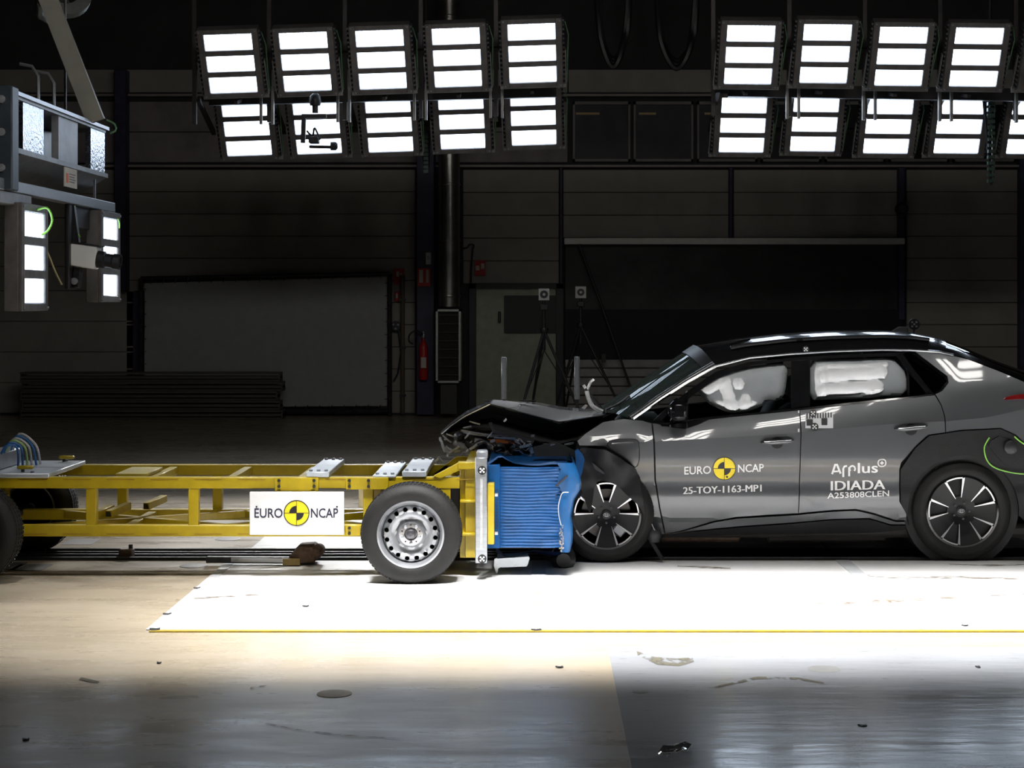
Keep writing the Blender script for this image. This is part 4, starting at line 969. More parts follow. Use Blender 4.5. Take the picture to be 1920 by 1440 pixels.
M_roof = mat('black_roof_paint', (.012, .012, .014), .16, coat=1., var=.1)
fr = lambda a, b, n: [a+(b-a)*k/n for k in range(n+1)]
shell('windscreen', [float(v) for v in fr(0, 4, 12)], M_wind, 1, NU-1, .005)
shell('roof', [float(v) for v in fr(4, 10.2, 26)], M_roof)
shell('rear_window', [float(v) for v in fr(10.2, 14, 12)], M_dglass, 2, NU-2, .005)
for j0, j1 in ((0, 2), (NU-2, NU)): shell('roof_pillar', [float(v) for v in fr(10.2, 15, 14)], M_gloss, j0, j1)
shell('tailgate', [14., 14.5, 15.], M_paint, 2, NU-2)
for s in (0, 1):
    j = 0 if s == 0 else NU
    m = MB().tube([section(v)[j]+Vector((0, -.004 if s == 0 else .004, 0)) for v in fr(0., 10.5, 42)], .011, 8); m.build('roof_trim', M_chrome, car)
    a, b = (0, 1) if s == 0 else (NU-1, NU)
    m = MB().tube([section(v)[a].lerp(section(v)[b], .5)+Vector((0, 0, -.005)) for v in fr(0., 4., 16)], .028, 10); m.build('windscreen_pillar', M_paint, car)
# near side roof rail
m = MB().tube([section(v)[3]+Vector((0, 0, .018)) for v in fr(4.6, 9.6, 30)], .018, 8); m.build('roof_rail', mat('rail_black', (.02, .02, .022), .2, .5, coat=.5, var=.1), car)
m = MB().tube([section(v)[NU-3]+Vector((0, 0, .018)) for v in fr(4.6, 9.6, 30)], .018, 8); m.build('roof_rail', MATS['rail_black'], car)
# rear end close-off
a = section(15); rows = [a, [p+Vector((.05, 0, -.3)) for p in a], [p+Vector((.02, 0, -.75)) for p in a]]
MB().grid([[Vector((p.x, p.y, p.z)) for p in r_] for r_ in rows]).build('rear_panel', M_paint, car)
# antenna fin and roof target
a = P(1664, 626, YM); f = [(1662, 626), (1685, 612), (1702, 612), (1704, 628)]
q0 = [P(x, y, YM-.03) for x, y in f]; q1 = [P(x, y, YM+.03) for x, y in f]
MB().prism(q0, q1).build('antenna_fin', M_paint, car, bevel=.012)
c = P(1714, 608, YM+.2)
MB().lathe([(.045, -.006), (.045, .006), (0, .006)], Matrix.Translation(c) @ Matrix.Rotation(PI/2, 4, 'X'), 24).build('roof_target', M_bk, car)
for k in range(5):
    o = (0, 0) if k == 4 else (.024*math.cos(PI/4+k*PI/2), .024*math.sin(PI/4+k*PI/2))
    MB().lathe([(.008, .006), (.008, .008), (0, .008)], Matrix.Translation(c+Vector((o[0], 0, o[1]))) @ Matrix.Rotation(PI/2, 4, 'X'), 8).build('target_dot', M_grey, car)
MB().bar(c-Vector((0, 0, .04)), c-Vector((.02, 0, .12)), .012).build('target_stem', M_bk, car)
# sun-shade sticker along the windscreen top
rows = [[p+Vector((-.004, 0, .008)) for p in section(v)[1:14]] for v in fr(3.62, 3.98, 3)]
MB().grid(rows).build('windscreen_band', mat('band_grey', (.03, .03, .033), .4, var=.1), car)
m = MB(); 
for x0 in (1345, 1392): m.add([section(5.0)[8]+Vector((d_, e_, .01)) for d_, e_ in ((-.1, -.05), (.06, -.05), (.06, .03), (-.1, .03))], [(0, 1, 2, 3)])
m.build('roof_sticker', mat('sticker_grey', (.16, .16, .16), .4, var=.1), car)
# ---- interior
MB().box((.55, 12.85, .25), (3.5, 14.0, .33)).build('cabin_floor', M_int, car)
def seat(x, y):
    m = MB().box((x-.28, y-.25, .33), (x+.28, y+.25, .58)); m.build('seat_cushion', M_int, car, bevel=.05)
    a = Vector((x+.2, y, .5)); b = Vector((x+.45, y, 1.12)); m = MB().bar(a, b, .46, .16, up=(0, 1, 0)); m.v = m.v
    MB().add([Vector(v) for v in [(a.x-.07, y-.23, a.z), (a.x+.1, y-.23, a.z), (b.x+.1, y-.2, b.z), (b.x-.04, y-.2, b.z), (a.x-.07, y+.23, a.z), (a.x+.1, y+.23, a.z), (b.x+.1, y+.2, b.z), (b.x-.04, y+.2, b.z)]], [(0, 1, 2, 3), (7, 6, 5, 4), (0, 4, 5, 1), (1, 5, 6, 2), (2, 6, 7, 3), (3, 7, 4, 0)]).build('seat_backrest', M_int, car, bevel=.04)
    MB().box((b.x-.02, y-.12, b.z+.04), (b.x+.1, y+.12, b.z+.22)).build('headrest', M_int, car, bevel=.04)
for x in (1.45, 2.4):
    for y in (13.02, 13.84): seat(x, y)
MB().box((.62, 12.78, .75), (1.0, 14.08, 1.0)).build('dashboard', M_int, car, bevel=.06)
MB().lathe([(.17, -.015), (.2, -.015), (.2, .015), (.17, .015)], Matrix.Translation((1.12, 13.02, .98)) @ Matrix.Rotation(math.radians(65), 4, 'Y'), 28, True).build('steering_wheel', M_int, car)
MB().box((.45, 12.62, .16), (3.95, 14.24, .26)).build('underbody', mat('underbody', (.02, .018, .016), .7, var=.4), car, bevel=.03)
for k, (x0, x1, z0) in enumerate(((.9, 1.5, .11), (1.7, 2.6, .10), (2.75, 2.95, .12))):
    MB().box((x0, 12.75+.05*k, z0), (x1, 13.9, .2)).build('underbody_box', M_rust if k == 0 else MATS['underbody'], car, bevel=.02)
# ---- airbags
def dist_b(x, z, poly): return min(math.hypot(x-a, z-b) for a, b in poly)
def segd(x, z, a, b):
    dx, dz = b[0]-a[0], b[1]-a[1]; t = max(0, min(1, ((x-a[0])*dx+(z-a[1])*dz)/(dx*dx+dz*dz))); return math.hypot(x-a[0]-dx*t, z-a[1]-dz*t)
def bag(name, outline, lobes, depth=.10):
    L = [(sp(*a), sp(*b), r_*YC/F, h) for a, b, r_, h in lobes]
    def bulge(x, z, poly):
        d = min(dist_b(x, z, poly)/.07, 1); v = .05*math.sqrt(max(0, 1-(1-d)**2))
        for a, b, r_, h in L:
            q = segd(x, z, a, b)/r_
            if q < 1: v += h*math.sqrt(1-q*q)*min(1, d*2)
        return v+.004*noise.noise(Vector((x*14, z*14, 1)))
    return panel(name, outline, M_bag, off=depth, th=.08, bulge=bulge, g=.017, round_=1, gap=0, mirror=False)
bag('front_airbag', [(1302, 731), (1312, 722), (1330, 712), (1350, 704), (1380, 694), (1410, 688), (1460, 683), (1476, 683), (1479, 700), (1474, 740), (1462, 753), (1438, 752), (1430, 764), (1400, 774), (1372, 776), (1350, 768), (1330, 758), (1318, 742)],
    [((1356, 706), (1374, 772), 11, .022), ((1318, 736), (1352, 716), 9, .018), ((1384, 718), (1386, 722), 9, .02), ((1398, 748), (1396, 764), 9, .018), ((1345, 760), (1420, 762), 10, .014)], .065)
bag('rear_airbag', [(1519, 678), (1560, 675), (1620, 675), (1676, 671), (1690, 686), (1703, 700), (1703, 743), (1660, 744), (1640, 747), (1616, 749), (1560, 750), (1519, 751)],
    [((1530, 685), (1660, 680), 8, .016), ((1545, 705), (1652, 698), 12, .026), ((1548, 730), (1645, 724), 11, .024), ((1536, 684), (1540, 742), 13, .018), ((1620, 745), (1650, 730), 7, .014)], .065)
MB().tube([W(1551, 680, -.06), W(1546, 712, -.03), W(1545, 742, -.04)], .003, 6).build('airbag_seam', M_grey, car)
# ---- mirror, handles, lamps
panel('mirror_foot_shade', [(1226, 791), (1262, 797), (1336, 784), (1310, 796), (1285, 805), (1262, 803), (1240, 798)], M_gloss, off=-.006, th=.01, g=.03, mirror=False)  # black sheet covers the mirror foot and paints in the shadow below it
c = W(1268, 768, .05)
MB().tube([W(1262, 790, -.02), c+Vector((0, -.02, -.05))], .025, 8).build('mirror_arm', M_gloss, car)
m = MB().box((c.x-.06, c.y-.16, c.z-.07), (c.x+.07, c.y+.02, c.z+.075)); mo = m.build('door_mirror', M_gloss, car, bevel=.03)
MB().box((c.x+.068, c.y-.14, c.z-.05), (c.x+.073, c.y, c.z+.055)).build('mirror_glass', M_chrome, mo)
MB().bar(W(1277, 778, -.01), W(1291, 735, -.02), .02, .03).build('window_divider', M_gloss, car)
def handle(px, py, slope):
    par = fd if px < 1500 else rd
    ellipse = [(px+27*math.cos(q*PI/10), py+(15*math.sin(q*PI/10))*.55) for q in range(20)]
    V = [(px+12*math.cos(q*PI/8), py+2+11*math.sin(q*PI/8)) for q in range(16)]
    poly = [sp(*p) for p in V]; m = MB().add([Vector((x, S(x, z)-.002, z)) for x, z in poly], [tuple(range(16))]); m.build('handle_cup', mat('cup_dark', (.03, .03, .032), .3, .5, coat=.5, var=.1), par)
    pts = [W(px-31+6.2*k, py+2-slope*k*.62, [.004, .02, .032, .036, .038, .038, .036, .034, .032, .022, .006][k]) for k in range(11)]
    o = MB().tube(pts, [.004, .012, .016, .018, .018, .018, .018, .018, .017, .013, .005], 10).build('door_handle', M_paint, par)
    MB().tube([p+Vector((0, -.012, .008)) for p in pts[1:-1]], .004, 6).build('handle_trim', M_chrome, par)
handle(1457, 828, .7); handle(1708, 803, .9)
panel('tail_lamp', chaikin([(1879, 748), (1890, 741), (1920, 737), (1990, 742), (1990, 756), (1920, 748), (1885, 751)], 1), mat('tail_lamp_red', (.16, .008, .008), .15, coat=1., var=.2), off=-.01, th=.02, g=.02)
# ---- wheels
def alloy(name, c, base, R, near=True, squash=0.):
    s = 1 if near else -1; rim = R*.705
    ty = tyre(c, R, rim, .225, car, s, name)
    M = Matrix.Translation(c) @ Matrix.Rotation(-PI/2*s, 4, 'X') @ Matrix.Scale(-1, 4, Vector((0, 1, 0)))
    MB().lathe([(rim+.004, 0), (rim+.006, -.01), (rim-.008, -.012), (rim-.014, .01), (rim-.02, .2), (rim, .215)], M, 64, caps=False).build('rim', M_gloss, ty)
    holes = []; bars = []
    for k in range(5):
        q = math.radians(base+72*k)
        def pt(r_, a): return (r_*math.cos(q+a), r_*math.sin(q+a))
        ri, ro = R*.30, R*.655
        holes.append([pt(ri, -.19), pt(ro, -.245), pt(ro*1.012, -.12), pt(ro*1.016, 0), pt(ro*1.012, .12), pt(ro, .245), pt(ri, .19)])
        bars.append((q, pt))
    V, fs, lp = cdt([(rim*.985*math.cos(2*PI*i/72), rim*.985*math.sin(2*PI*i/72)) for i in range(72)], holes, .03)
    def dep(x, y):
        r_ = math.hypot(x, y)/R; return sinterp([(0, .045), (.14, .04), (.3, .02), (.55, .004), (.7, -.004)], r_)
    m = MB(); m.add([M @ Vector((x, y, dep(x, y))) for x, y in V], fs)
    for l in lp[1:]: m.grid([[M @ Vector((x, y, dep(x, y))) for x, y in l], [M @ Vector((x*.995, y*.995, dep(x, y)+.045)) for x, y in l]], True)
    m.build('alloy_face', mat('alloy_black', (.008, .008, .009), .38, spec=.3, var=.2), ty, normals=False)
    M_mach = mat('machined_alloy', (.62, .62, .64), .3, .8, var=.08)
    for q, pt in bars:
        m = MB()
        for s_ in (-1, 1):
            a0, a1 = pt(R*.27, s_*.20), pt(R*.655, s_*.245); b0, b1 = pt(R*.27, s_*.235), pt(R*.67, s_*.315)
            lp_ = [a0, a1, b1, b0]; m.prism([M @ Vector((x, y, dep(x, y)-.005)) for x, y in lp_], [M @ Vector((x, y, dep(x, y)+.004)) for x, y in lp_])
        for i in range(6):
            t0, t1 = -.245+.49*i/6, -.245+.49*(i+1)/6; lp_ = [pt(R*.655, t0), pt(R*.655, t1), pt(R*.68, t1), pt(R*.68, t0)]
            m.prism([M @ Vector((x, y, dep(x, y)-.005)) for x, y in lp_], [M @ Vector((x, y, dep(x, y)+.004)) for x, y in lp_])
        m.build('machined_edge', M_mach, ty)
    MB().lathe([(R*.52, .09), (R*.52, .105), (0, .105)], M, 40).build('brake_disc', mat('brake_dark', (.10, .095, .09), .45, .7, var=.3), ty)
    MB().lathe([(rim*.96, .12), (0, .12)], M, 40).build('wheel_inner', M_int, ty)
    cq = math.radians(-40); mm = MB().box((R*.30, -.07, .06), (R*.56, .07, .11)); mm.v = [M @ Matrix.Rotation(cq, 4, 'Z') @ v for v in mm.v]; mm.build('brake_caliper', M_grey, ty, bevel=.01)
    MB().lathe([(.034, .045), (.034, .028), (.028, .024), (0, .024)], M, 24).build('hub_cap', M_black, ty)
    for rx, ry in ((.02, .013), (.007, .013), (.014, .006)):
        oy = .0 if rx != .014 else .007
        MB().tube([M @ Vector((rx*math.cos(a*PI/8), ry*math.sin(a*PI/8)+oy, .023)) for a in range(16)], .0016, 5, True).build('hub_emblem', M_mach, ty)
    for k in range(5):
        q = math.radians(base+36+72*k); MB().lathe([(.009, .03), (.009, .018), (0, .017)], M @ Matrix.Translation((.06*math.cos(q), .06*math.sin(q), .01)), 6).build('wheel_nut', M_dsteel, ty)
    return ty
RW = .366
pr = P(1805.5, 958, YC); pf = P(1137.5, 966, 12.42)
wr = alloy('wheel', Vector((pr.x, YC+.02, RW+.004)), 104, RW)
wf = alloy('wheel', Vector((pf.x, 12.44, .352)), 90, .347)
alloy('wheel', Vector((pr.x, 2*YM-YC-.02, RW+.004)), 60, RW, False); alloy('wheel', Vector((pf.x-.1, 2*YM-YC-.04, RW+.004)), 20, RW, False)
M = Matrix.Translation((pr.x, YC+.26, RW+.01)) @ Matrix.Rotation(-PI/2, 4, 'X')
MB().lathe([(.42, -.2), (.42, .12), (0, .12)], M, 40).build('wheel_well', M_int, car)
# ---- lettering on the doors (follows the panel)
def door_text(s, x0, y0, x1, y1, slope, parent, bold=0., shear=0.):
    V, fs = text2d(s, bold); pts = []
    for u, v in V:
        px = x0+(x1-x0)*u; py = y1+(y0-y1)*v+slope*(px-x0)-0; pts.append(W(px, py, .0035))
    mb = MB().add(pts, fs)
    if shear:
        for k_ in (-1, 1): mb.add([p+Vector((k_*shear*YC/F, -.0004*(k_+2), 0)) for p in pts], fs)
    return mb.build('lettering', M_dw, parent)
door_text('EURO', 1283, 875, 1333, 890, -.035, fd, .012); door_text('NCAP', 1383.5, 871, 1432, 886, -.035, fd, .012)
roundel(1358, 878.5, 21.3, lambda x, y, l: W(x, y, .0035+l), fd)
sector(1363, 894, .01, 2.2, 0, 360, lambda x, y: W(x, y, .006), 6).build('roundel_mark', M_bk, fd)
door_text('25-TOY-1163-MP1', 1281, 913.5, 1427.5, 926.5, -.035, fd, 0, .55)
def stroke(pts, w_, parent):
    m = MB(); n = len(pts)
    L = [Vector(p) for p in pts]; a_, b_ = [], []
    for i in range(n):
        t = (L[min(i+1, n-1)]-L[max(i-1, 0)]).normalized(); nn = Vector((-t.y, t.x))*w_/2
        a_.append(W(L[i].x+nn.x, L[i].y+nn.y, .0035)); b_.append(W(L[i].x-nn.x, L[i].y-nn.y, .0035))
    return m.grid([a_, b_]).build('lettering', M_dw, parent)
# stylised wordmark: A, two hooked p-shapes, lus, cross badge
stroke([(1560, 889), (1566, 870.5), (1569, 870.5), (1576, 888)], 3.8, rd); stroke([(1563, 884), (1572, 883.5)], 3, rd)
def pshape(x, y): 
    stroke([(x, y+20), (x, y+3)], 3.6, rd)
    stroke([(x+6+5.2*math.cos(q), y+6-5.6*math.sin(q)) for q in [PI*1.25-k*PI*1.5/10*1.0 for k in range(11)]], 3.2, rd)
stroke([(1581, 894.5), (1581, 879), (1583, 874.5), (1588, 873.5)], 3.6, rd)
pshape(1592, 873)
door_text('lus', 1608, 868, 1646, 887.5, -.03, rd, .014)
for r0 in (6.6,):
    rr = [(1653.5+dx, 868+dy) for dx, dy in chaikin([(-7.2, -6.5), (7.2, -7), (7.2, 6.2), (-7.2, 6.8)], 2)]
    stroke(rr+rr[:2], 2.2, rd)
stroke([(1650, 868.2), (1657, 867.8)], 2, rd); stroke([(1653.5, 864.5), (1653.5, 871.5)], 2, rd)
door_text('IDIADA', 1558, 902, 1659, 919.5, -.025, rd, 0, .8)
door_text('A253808CLEN', 1551, 924, 1667, 935, -.04, rd, .014)
# checker ruler sticker with two targets
def patch(x0, y0, x1, y1, m, lift=.003, parent=rd):
    MB().grid([[W(x0+(x1-x0)*i/3, y, lift) for i in range(4)] for y in (y0, y1)]).build('ruler_and_sheen', m, parent)
patch(1510, 775, 1562, 803, mat('pale_patch', (.7, .72, .76), .4, var=.03), .003)  # pale ground paints the white reflection on the bodywork behind the black marks
for k in range(10): patch(1512+k*5, 775-k*.25, 1514.3+k*5, 785-k*.25, M_bk, .0045)
patch(1512, 786, 1524, 798, M_bk, .0045); patch(1540, 784, 1551, 797, M_bk, .0045)
target(1524, 775, 7, lambda x, y, l: W(x, y, .007+l), rd); target(1527, 800, 7.4, lambda x, y, l: W(x, y, .007+l), rd)
target(1511, 655, 6.3, lambda x, y, l: P(x, y, S(*sp(1511, 660))-.02-l), car)
for (x0, y0, x1, y1) in ((1496, 768, 1499, 810),):
    patch(x0, y0, x1, y1, MATS['pale_patch'], .002)
# ---- crushed front: bonnet, liner, wreckage
def strip(name, A, B, m, n=10, amp=.0, seed=1, th=.006):
    rows = []
    for j in range(n+1):
        t = j/n; rows.append([Vector(a).lerp(Vector(b), t)+Vector((0, 0, amp*noise.noise(Vector((i*.7, j*.6, seed))))) for i, (a, b) in enumerate(zip(A, B))])
    mb = MB().grid(rows); mb.grid([[p-Vector((0, 0, th)) for p in r_] for r_ in rows]); return mb.build(name, m, car, sharp=25)
near = [P(828, 814, 12.85), P(846, 798, 12.83), P(872, 780, 12.82), P(919, 757.5, 12.8), P(960, 768, 12.78), P(1004, 780, 12.76), P(1048, 791, 12.74), P(1090, 785, 12.74), P(1134, 778, 12.8)]
mid = [P(826, 809, 13.3), P(848, 790, 13.3), P(876, 770, 13.3), P(925, 749, 13.3), P(962, 753, 13.3), P(1008, 759, 13.3), P(1052, 768, 13.3), P(1098, 772, 13.3), P(1140, 769, 13.3)]
far = [P(842, 800, 14.0), P(858, 786, 14.0), P(884, 768, 14.0), P(932, 751, 14.0), P(968, 752, 14.0), P(1012, 755, 14.0), P(1058, 763, 14.0), P(1100, 767, 14.0), P(1140, 766, 14.0)]
strip('bonnet', near, mid, M_paint, 6, .0); strip('bonnet_far_half', mid, far, M_paint, 6, .0)
MB().tube([p+Vector((0, -.004, 0)) for p in near[3:]], .004, 6).build('bonnet_lip', M_paint, car)
m = MB().tube(near[:4], .009, 8); m.build('bonnet_edge', M_chrome, car)
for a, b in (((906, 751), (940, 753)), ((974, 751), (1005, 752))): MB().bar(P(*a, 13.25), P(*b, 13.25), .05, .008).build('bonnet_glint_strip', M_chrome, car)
low = [P(836, 816, 12.86), P(852, 806, 12.85), P(884, 800, 12.84), P(925, 803, 12.83), P(962, 812, 12.82), P(1000, 824, 12.8), P(1046, 832, 12.8), P(1078, 826, 12.8), P(1120, 798, 12.84)]
A = [p+Vector((0, .012, -.008)) for p in near]
rows = [[a.lerp(b, t/5)+Vector((0, .10*math.sin(PI*t/5), .012*noise.noise(Vector((i*.9, t, 4))))) for i, (a, b) in enumerate(zip(A, low))] for t in range(6)]
MB().grid(rows).build('bonnet_liner', M_int, car)
# dark mass of the engine bay
random.seed(11)
rows = []
for j in range(13):
    t = j/12; row = []
    for i in range(25):
        u = i/24; top = interp([(0, 812), (.15, 803), (.35, 808), (.7, 828), (1, 826)], u); bot = interp([(0, 830), (.2, 852), (.5, 866), (1, 864)], u)
        p = P(838+u*250, top+(bot-top)*t, 12.86); n_ = noise.noise(Vector((p.x*8, p.z*12, 2)))*.07+noise.noise(Vector((p.x*25, p.z*25, 5)))*.025
        row.append(p+Vector((n_*.3, n_+.03, n_*.2)))
    rows.append(row)
m = MB().grid(rows); m.grid([[p+Vector((0, 1.05, 0)) for p in r_] for r_ in rows]); m.grid([rows[-1], [p+Vector((0, 1.05, 0)) for p in rows[-1]]]); m.grid([rows[0], [p+Vector((0, 1.05, 0)) for p in rows[0]]])
m.build('engine_bay_wreckage', mat('wreck_black', (.05, .045, .042), .4, .2, var=.5, scale=12, bump=.3, bscale=30), car, sharp=20)
MB().box((-.45, 13.0, .3), (.3, 14.1, .82)).build('front_structure', M_int, car, bevel=.05)
# light plate and bumper pieces
def plate(name, pts, d, m, th=.008, dd=None):
    a = [P(x, y, d+(dd[i] if dd else 0)) for i, (x, y) in enumerate(pts)]; return MB().prism(a, [p+Vector((0, th, 0)) for p in a]).build(name, m, car)
plate('bumper_plate', [(1000, 838), (1040, 829), (1060, 836), (1080, 846), (1078, 858), (1040, 861), (1002, 858)], 12.62, mat('grey_plastic', (.07, .07, .068), .45, var=.15), .02)
plate('amber_strip', [(914, 824), (955, 823), (994, 829), (985, 832), (930, 831)], 12.74, mat('amber_plastic', (.30, .09, .02), .4, var=.3), .02)
plate('headlamp_shell', [(866, 806), (900, 812), (940, 816), (930, 821), (880, 815), (862, 810)], 12.76, mat('lens_silver', (.42, .43, .47), .2, .4, var=.5, scale=30), .03)
plate('headlamp_shell', [(928, 806), (960, 815), (994, 829), (985, 829), (946, 821), (926, 812)], 12.74, MATS['lens_silver'], .03)
plate('bumper_strut', [(916, 793), (922, 792), (926, 806), (960, 812), (1002, 826), (998, 833), (950, 818), (924, 812)], 12.72, mat('strut_grey', (.09, .09, .095), .35, .4, var=.2), .03)
shards = [((974, 838), (996, 834), 4), ((996, 838), (998, 850), 6), ((998, 850), (990, 862), 4), ((1018, 832), (1028, 834), 3), ((1032, 834), (1044, 834), 4), ((1058, 833), (1076, 831), 3), ((868, 802), (884, 800), 2), ((864, 806), (912, 818), 2.5), ((880, 790), (900, 796), 2), ((880, 842), (895, 834), 4), ((888, 846), (912, 843), 3), ((828, 826), (834, 848), 4), ((834, 838), (842, 852), 4), ((826, 820), (826, 828), 4), ((836, 836), (850, 846), 3), ((852, 828), (857, 828), 4), ((919, 827), (928, 826), 4), ((944, 790), (950, 786), 3), ((830, 816), (846, 830), 2), ((822, 856), (828, 868), 4), ((815, 866), (822, 860), 3), ((842, 848), (862, 838), 3), ((996, 816), (1002, 818), 4), ((842, 846), (838, 856), 3), ((926, 820), (966, 823), 2.5)]
random.seed(21)
for k_ in range(26):
    x_ = random.uniform(832, 1000); y_ = random.uniform(814, 852)-max(0, (880-x_))*.1; a_ = random.uniform(-.9, .9); l_ = random.uniform(5, 16)
    shards.append(((x_, y_), (x_+l_*math.cos(a_), y_+l_*math.sin(a_)), random.uniform(1.2, 3)))
M_sh = mat('shard_bright', (.8, .82, .86), .3, .25, var=.3, scale=30)
for k, (a, b, w_) in enumerate(shards):
    d = 12.62+.02*(k % 4); A_, B_ = P(*a, d), P(*b, d+.01); wd = 1.7*w_*d/F; t_ = (B_-A_).normalized(); nn = Vector((-t_.z, 0, t_.x))*wd/2
    c_ = A_.lerp(B_, .45)+nn*.5+Vector((0, -.015, 0))
    q = [A_+nn*.4, A_-nn*.8, A_.lerp(B_, .5)-nn, B_-nn*.5, B_+nn, c_]
    MB().prism(q, [p+Vector((0, .006, 0)) for p in q]).build('broken_shard', M_sh, car)
random.seed(5)
for k in range(12):
    x = random.uniform(845, 990); y = random.uniform(822, 858); pts = [P(x+i*random.uniform(4, 10)-10, y+random.uniform(-6, 6), 12.66) for i in range(4)]
    wire('loose_wire', pts, .004, (M_black, M_grey, M_dsteel)[k % 3], car)
for (x, y, r_) in ((860, 818, .04), (900, 836, .05), (935, 840, .045), (965, 845, .05)):
    MB().lathe([(r_, 0), (r_, .03), (r_*.7, .05), (r_*.6, .03), (0, .03)], Matrix.Translation(P(x, y, 12.72)) @ Matrix.Rotation(PI/2+.3, 4, 'X') @ Matrix.Rotation(.4, 4, 'Y'), 20).build('broken_fitting', M_dsteel, car)
# torn hinge arm standing up at the screen foot
wire('torn_bracket', [P(1134, 776, 12.9), P(1120, 757, 12.9), P(1108, 742, 12.9), P(1098, 728, 12.9)], .012, M_dsteel, car)
wire('torn_bracket', [P(1130, 772, 12.88), P(1112, 762, 12.88), P(1104, 748, 12.88), P(1100, 733, 12.88)], .016, M_sh, car)
wire('torn_bracket', [P(1094, 722, 12.9), P(1100, 730, 12.9), P(1104, 724, 12.9), P(1108, 716, 12.9), P(1114, 711, 12.9)], .011, M_sh, car)
plate('torn_bracket', [(1090, 765), (1098, 758), (1102, 760), (1096, 768)], 12.9, M_sh, .01)
wire('wiper', [P(1136, 768, 12.95), P(1160, 757, 13.0), P(1180, 742, 13.05)], .01, M_black, car)
# black wing liner torn over the front wheel
LN = [(1081, 846), (1090, 838), (1134, 840), (1160, 855), (1185, 872), (1196, 890), (1201, 920), (1206, 955), (1207, 962), (1194, 942), (1176, 926), (1155, 906), (1138, 899), (1121, 896), (1113, 915), (1108, 950), (1104, 957), (1096, 935), (1088, 911), (1080, 876)]
panel('wing_liner', LN, M_clad, off=-.13, th=.05, g=.025, gap=0, mirror=False, bulge=lambda x, z, p: .05*noise.noise(Vector((x*7, z*7, 3)))+.03*math.sin(x*14+z*9))
panel('wing_opening', [(1083, 838), (1134, 840), (1185, 872), (1202, 900), (1212, 975), (1230, 1000), (1130, 1000), (1090, 960), (1078, 880)], M_int, off=.30, th=.02, mirror=False, gap=0)
plate('liner_tear', [(1110, 868), (1116, 872), (1126, 880), (1134, 888), (1131, 889), (1116, 880)], 12.36, M_black, .01)
MB().bar(P(1212, 1000, 12.5), P(1243, 1050, 12.47), .03, .055, up=(0, 1, 0)).build('hanging_strip', M_clad, car, bevel=.005)
wire('hanging_strip', [P(1206, 962, 12.46), P(1214, 968, 12.46), P(1222, 982, 12.46), P(1230, 1000, 12.46)], .008, M_gloss, car)
MB().lathe([(.045, -.05), (.06, 0), (.045, .05)], Matrix.Translation(P(1226, 1003, 12.5)), 14).build('hanging_clip', M_black, car)
wire('hanging_strip', [P(1209, 966, 12.45), P(1214, 985, 12.45), P(1212, 998, 12.45)], .009, M_grey, car)
MB().lathe([(.05, -.12), (.09, -.05), (.09, .05), (.05, .12)], Matrix.Translation(P(1056, 1046, 12.3)) @ Matrix.Rotation(PI/2, 4, 'X'), 18).build('sump_lump', M_black, car)
MB().box(P(940, 1054, 12.55), P(1070, 1030, 13.2)).build('undertray', M_black, car, bevel=.02)
# far flank: mirrored panels
for o in MIRR:
    c_ = o.copy(); COL.objects.link(c_); c_.parent = car; c_.scale = (1, -1, 1)
# ================================================================ loose things on the floor
def G0(px, py): 
    d = H*F/(py-CY); return Vector(((px-CX)*d/F, d, 0))
t = thing('tow_dolly', 'rusty towing shoe with steel arm on the floor under the trolley', 'tow shoe', G0(560, 1050))
a, b = P(385, 1043, 12.3), P(545, 1050, 12.3)
MB().bar((a.x, 12.35, .045), (b.x, 12.35, .04), .06, .045).build('arm', M_dsteel, t, bevel=.004)
MB().bar((P(433, 0, 12.3).x, 12.31, .05), (b.x-.05, 12.31, .045), .02, .03).build('bright_bar', M_chrome, t)
q = [(534, 1056), (545, 1040), (556, 1026), (586, 1024), (592, 1034), (590, 1056)]; z_ = [P(x, y, 12.3) for x, y in q]
for p in z_: p.z = max(.012, p.z-.0)
MB().prism(z_, [p+Vector((0, .25, 0)) for p in z_]).build('block', M_rust, t, bevel=.01)
MB().lathe([(.03, -.1), (.045, -.08), (.045, .08), (.03, .1)], Matrix.Translation(P(596, 1033, 12.4)) @ Matrix.Rotation(PI/2, 4, 'X'), 18).build('roller', M_rust, t)
MB().pbox(530, 1048, 562, 1060, 12.27, 12.3).build('side_plate', mat('ochre_plate', (.25, .17, .05), .6, var=.4), t)
t = thing('rail_stop', 'small rusty block fixed on the towing rail under trolley', 'block', G0(240, 1046))
c = G0(240, 1046); MB().box((c.x-.06, c.y-.05, 0), (c.x+.04, c.y+.05, .07)).build('block', M_rust, t, bevel=.01)
MB().tube([(c.x+.02, c.y, .06), (c.x+.02, c.y, .10)], .015, 8).build('pin', M_dsteel, t)
# bent white bracket under the barrier
c = G0(958, 1064)
t = thing('bent_bracket', 'bent white metal bracket lying on floor below the blue barrier', 'bracket', c)
d = 11.95
prof = [(930, 1076), (926, 1060), (927, 1048), (932, 1046), (990, 1042), (993, 1046), (990, 1058), (988, 1061), (940, 1063), (934, 1066), (933, 1074)]
a = []
for x, y in prof:
    p = P(x, y, d); p.z = max(p.z, .008) - .0; a.append(p)
z0 = min(p.z for p in a)
for p in a: p.z += .008-z0
MB().prism(a, [p+Vector((0, .006, 0)) for p in a]).build('web', mat('bracket_white', (.62, .66, .68), .35, .3, var=.15), t)
tp = [a[3], a[4], a[4]+Vector((0, .12, .01)), a[3]+Vector((0, .12, .01))]; MB().prism(tp, [p-Vector((0, 0, .006)) for p in tp]).build('flange', MATS['bracket_white'], t)
bt = [a[7], a[8], a[8]+Vector((0, .1, 0)), a[7]+Vector((0, .1, 0))]; MB().prism(bt, [p-Vector((0, 0, .004)) for p in bt]).build('flange', MATS['bracket_white'], t)
